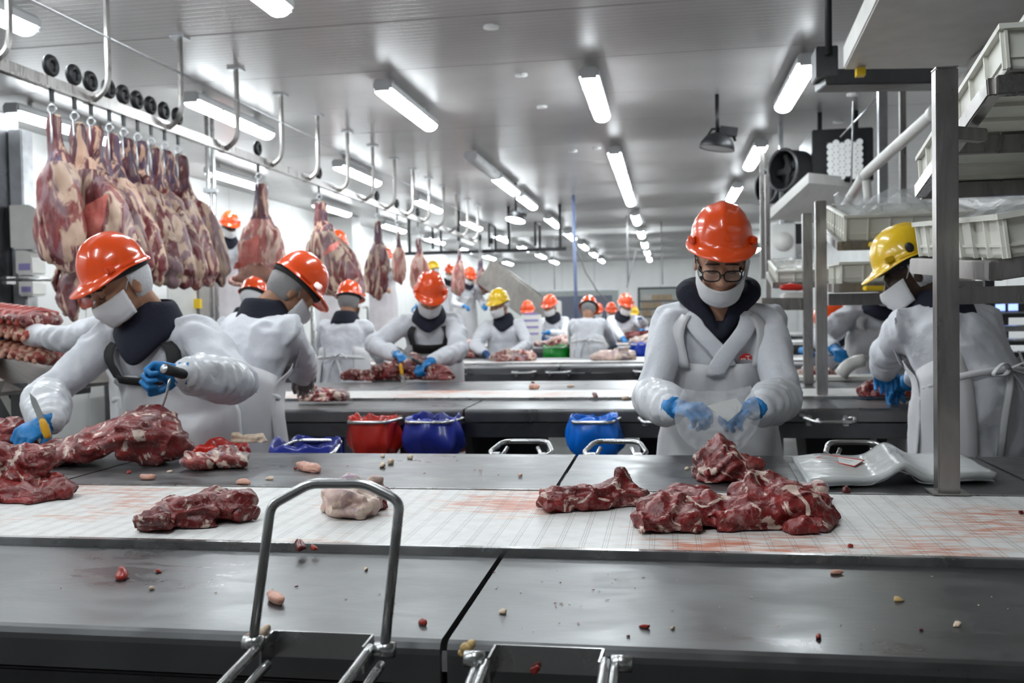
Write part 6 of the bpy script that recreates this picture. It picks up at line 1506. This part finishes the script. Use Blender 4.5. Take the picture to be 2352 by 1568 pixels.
S = [ # individually recognisable scraps: px, py, size, mat, label, long
 (283, 1325, 48, 'scrap_red', 'folded red meat scrap on the front steel shelf at the left', 1.4), (690, 1262, 46, 'scrap_dark', 'dark curled meat scrap by the belt rail inside the raised loop', 1.2), (722, 1260, 30, 'scrap_red', 'reddish meat tail touching the dark curled scrap', 1.3),
 (632, 1382, 52, 'scrap_pink', 'oblong pale pink fat sliver beside the raised loop foot', 1.7), (970, 1433, 26, 'scrap_red', 'frayed bright red scrap near the front panel joint', 1.1), (1480, 1440, 30, 'scrap_red', 'bright red scrap on the front shelf right panel', 1.1),
 (1154, 1407, 26, 'fat', 'white crumbly fat lump on the front shelf right panel', 1.1), (364, 1314, 15, 'scrap_red', 'tiny red cube beside the folded meat scrap', 1.0), (348, 1353, 16, 'fat', 'small white fat chip below the folded meat scrap', 1.1),
 (1923, 1317, 22, 'scrap_pink', 'pinkish fat stick on the front shelf below the heaped cuts', 1.5), (2065, 1380, 22, 'fat_yellow', 'yellow fat chip on the front shelf far right panel', 1.1), (2198, 1437, 20, 'fat', 'pale fat chip near the front lip of the right panel', 1.1),
 (2115, 1447, 11, 'scrap_dark', 'dark red bead near the front lip of the right panel', 1.0), (1953, 1255, 16, 'scrap_red', 'small red scrap at the front edge of the belt', 1.2), (1545, 1443, 15, 'fat', 'flat white flake beside the bright red scrap', 1.2),
 (1443, 1462, 12, 'scrap_dark', 'dark blood clot on the rolled front lip', 1.2), (1880, 1465, 18, 'scrap_red', 'red sliver on the front lip below the film stack', 1.4), (970-128, 1308, 12, 'fat', 'small pale flake inside the raised loop', 1.3),
 (880, 1048, 18, 'fat', 'triangular fat chip on the rear shelf left of a pair', 1.1), (878, 1072, 24, 'fat', 'large pale fat lump on the rear shelf', 1.1), (897, 1064, 22, 'fat', 'pale fat lump right of the large one on the rear shelf', 1.2), (941, 1052, 18, 'fat', 'oval fat flake near the rear edge of the rear shelf', 1.3),
 (702, 1079, 46, 'scrap_pink', 'long pink sinew strip on the rear shelf', 2.0), (678, 1078, 12, 'scrap_red', 'red tip beside the pink sinew strip', 1.0), (619, 1100, 20, 'fat', 'forked fat scrap near the belt on the rear shelf', 1.3), (560, 1111, 26, 'scrap_pink', 'flat pink scrap near the belt edge on the rear shelf', 1.5),
 (340, 1100, 28, 'scrap_pink', 'pinkish scrap at the belt edge below the knife worker', 1.5), (297, 1086, 12, 'scrap_red', 'small red dot of meat on the rear shelf', 1.0), (390, 1084, 12, 'fat', 'tiny fat stick on the rear shelf', 1.4),
 (1578, 1078, 14, 'fat', 'fat crumb beside the marbled block', 1.0), (1596, 1076, 20, 'fat', 'fat curl touching the marbled block', 1.2), (1838, 1128, 30, 'fat', 'ragged fat shred at the film stack corner', 1.5), (1937, 1116, 32, 'scrap_pink', 'pink fat nub in front of the film stack', 1.0), (1945, 1130, 30, 'scrap_dark', 'red meat bit under the pink fat nub', 1.3),
 (1195, 1093, 14, 'scrap_pink', 'pink crumb near the rear shelf joint', 1.2), (2345, 1180, 14, 'scrap_dark', 'dark scrap at the right end of the belt', 1.2)]
for k, (px_, py_, sz, mt, lab, lg) in enumerate(S): scrap(px_, py_, sz, mt, lab, None, 100+k, long=lg)
# yellow-orange fat caught at the holder brackets
for px_, py_, sz, mt, lab in ((1072, 1488, 34, 'fat_yellow', 'yellow fat shred caught on the folded bag holder'), (1062, 1500, 22, 'fat_yellow', 'orange fat bit below the yellow shred on the folded holder'), (604, 1452, 34, 'fat', 'whitish fat caught behind the raised loop foot'), (572, 1463, 22, 'scrap_pink', 'pinkish fat at the left hinge of the raised loop'), (1228, 1540, 22, 'scrap_red', 'brown-red strand on the folded holder plate')):
    c = at_y(px_, py_, 1.205); r = sz*1.25/2150/2; mb = MB().ell((0, 0, 0), (r, r*.5, r*.8)).ell((r*.6, 0, r*.5), (r*.6, r*.4, r*.7)); V = np.concatenate(mb.V); V = V + unit_rows(V)*(r*.3*vnoise(V, 1.4/r, sz))[:, None]
    o = link('scrap', mesh_from('scrap', V, mb.F, mt), None, c); tag(o, lab, 'scrap')
# crumbs nobody could tell apart, by surface
rs = random.Random(11)
def crumbs(n_, x0, x1, y0, y1, label, group, mats, smin, smax, z=None):
    for k in range(n_):
        scrap(rs.uniform(x0, x1), rs.uniform(y0, y1), rs.uniform(smin, smax), rs.choice(mats), label, group, 300+k, z=z, long=rs.choice((1, 1.3)))
crumbs(22, 1100, 1560, 1300, 1455, 'tiny pale crumb on the right front steel shelf', 'tiny pale crumbs on the right front shelf', ['fat', 'paper'], 4, 9)
crumbs(12, 1640, 2330, 1300, 1450, 'tiny whitish speck on the far right front shelf', 'tiny specks on the far right front shelf', ['fat', 'paper'], 4, 8)
crumbs(10, 60, 1000, 1290, 1420, 'tiny crumb on the left front steel shelf', 'tiny crumbs on the left front shelf', ['fat', 'scrap_dark'], 4, 9)
crumbs(8, 1100, 1560, 1310, 1455, 'tiny red bead on the right front steel shelf', 'tiny red beads on the right front shelf', ['scrap_red'], 4, 8)
crumbs(10, 660, 1230, 1045, 1110, 'tiny fat crumb on the rear steel shelf', 'tiny fat crumbs on the rear shelf', ['fat', 'scrap_pink'], 5, 9, .9015)
for px_, py_, sz, mt, lab in ((1226, 893, 26, 'scrap_pink', 'pink strip on the second table belt'), (1366, 912, 26, 'scrap_dark', 'dark red chip on the second table belt edge'), (1440, 918, 18, 'fat', 'pale crumb near the second table panel joint'), (1310, 888, 16, 'fat', 'whitish chip on the rear shelf of the second table'), (1225, 880, 10, 'scrap_dark', 'dark dot on the rear shelf of the second table'), (1034, 917, 16, 'scrap_pink', 'pink crumb on the front shelf of the second table')):
    scrap(px_, py_, sz, mt, lab, None, int(sz+px_), z=.8885 if py_ > 912 else .9015, long=1.6)
bpy.data.scenes.remove(TMP)
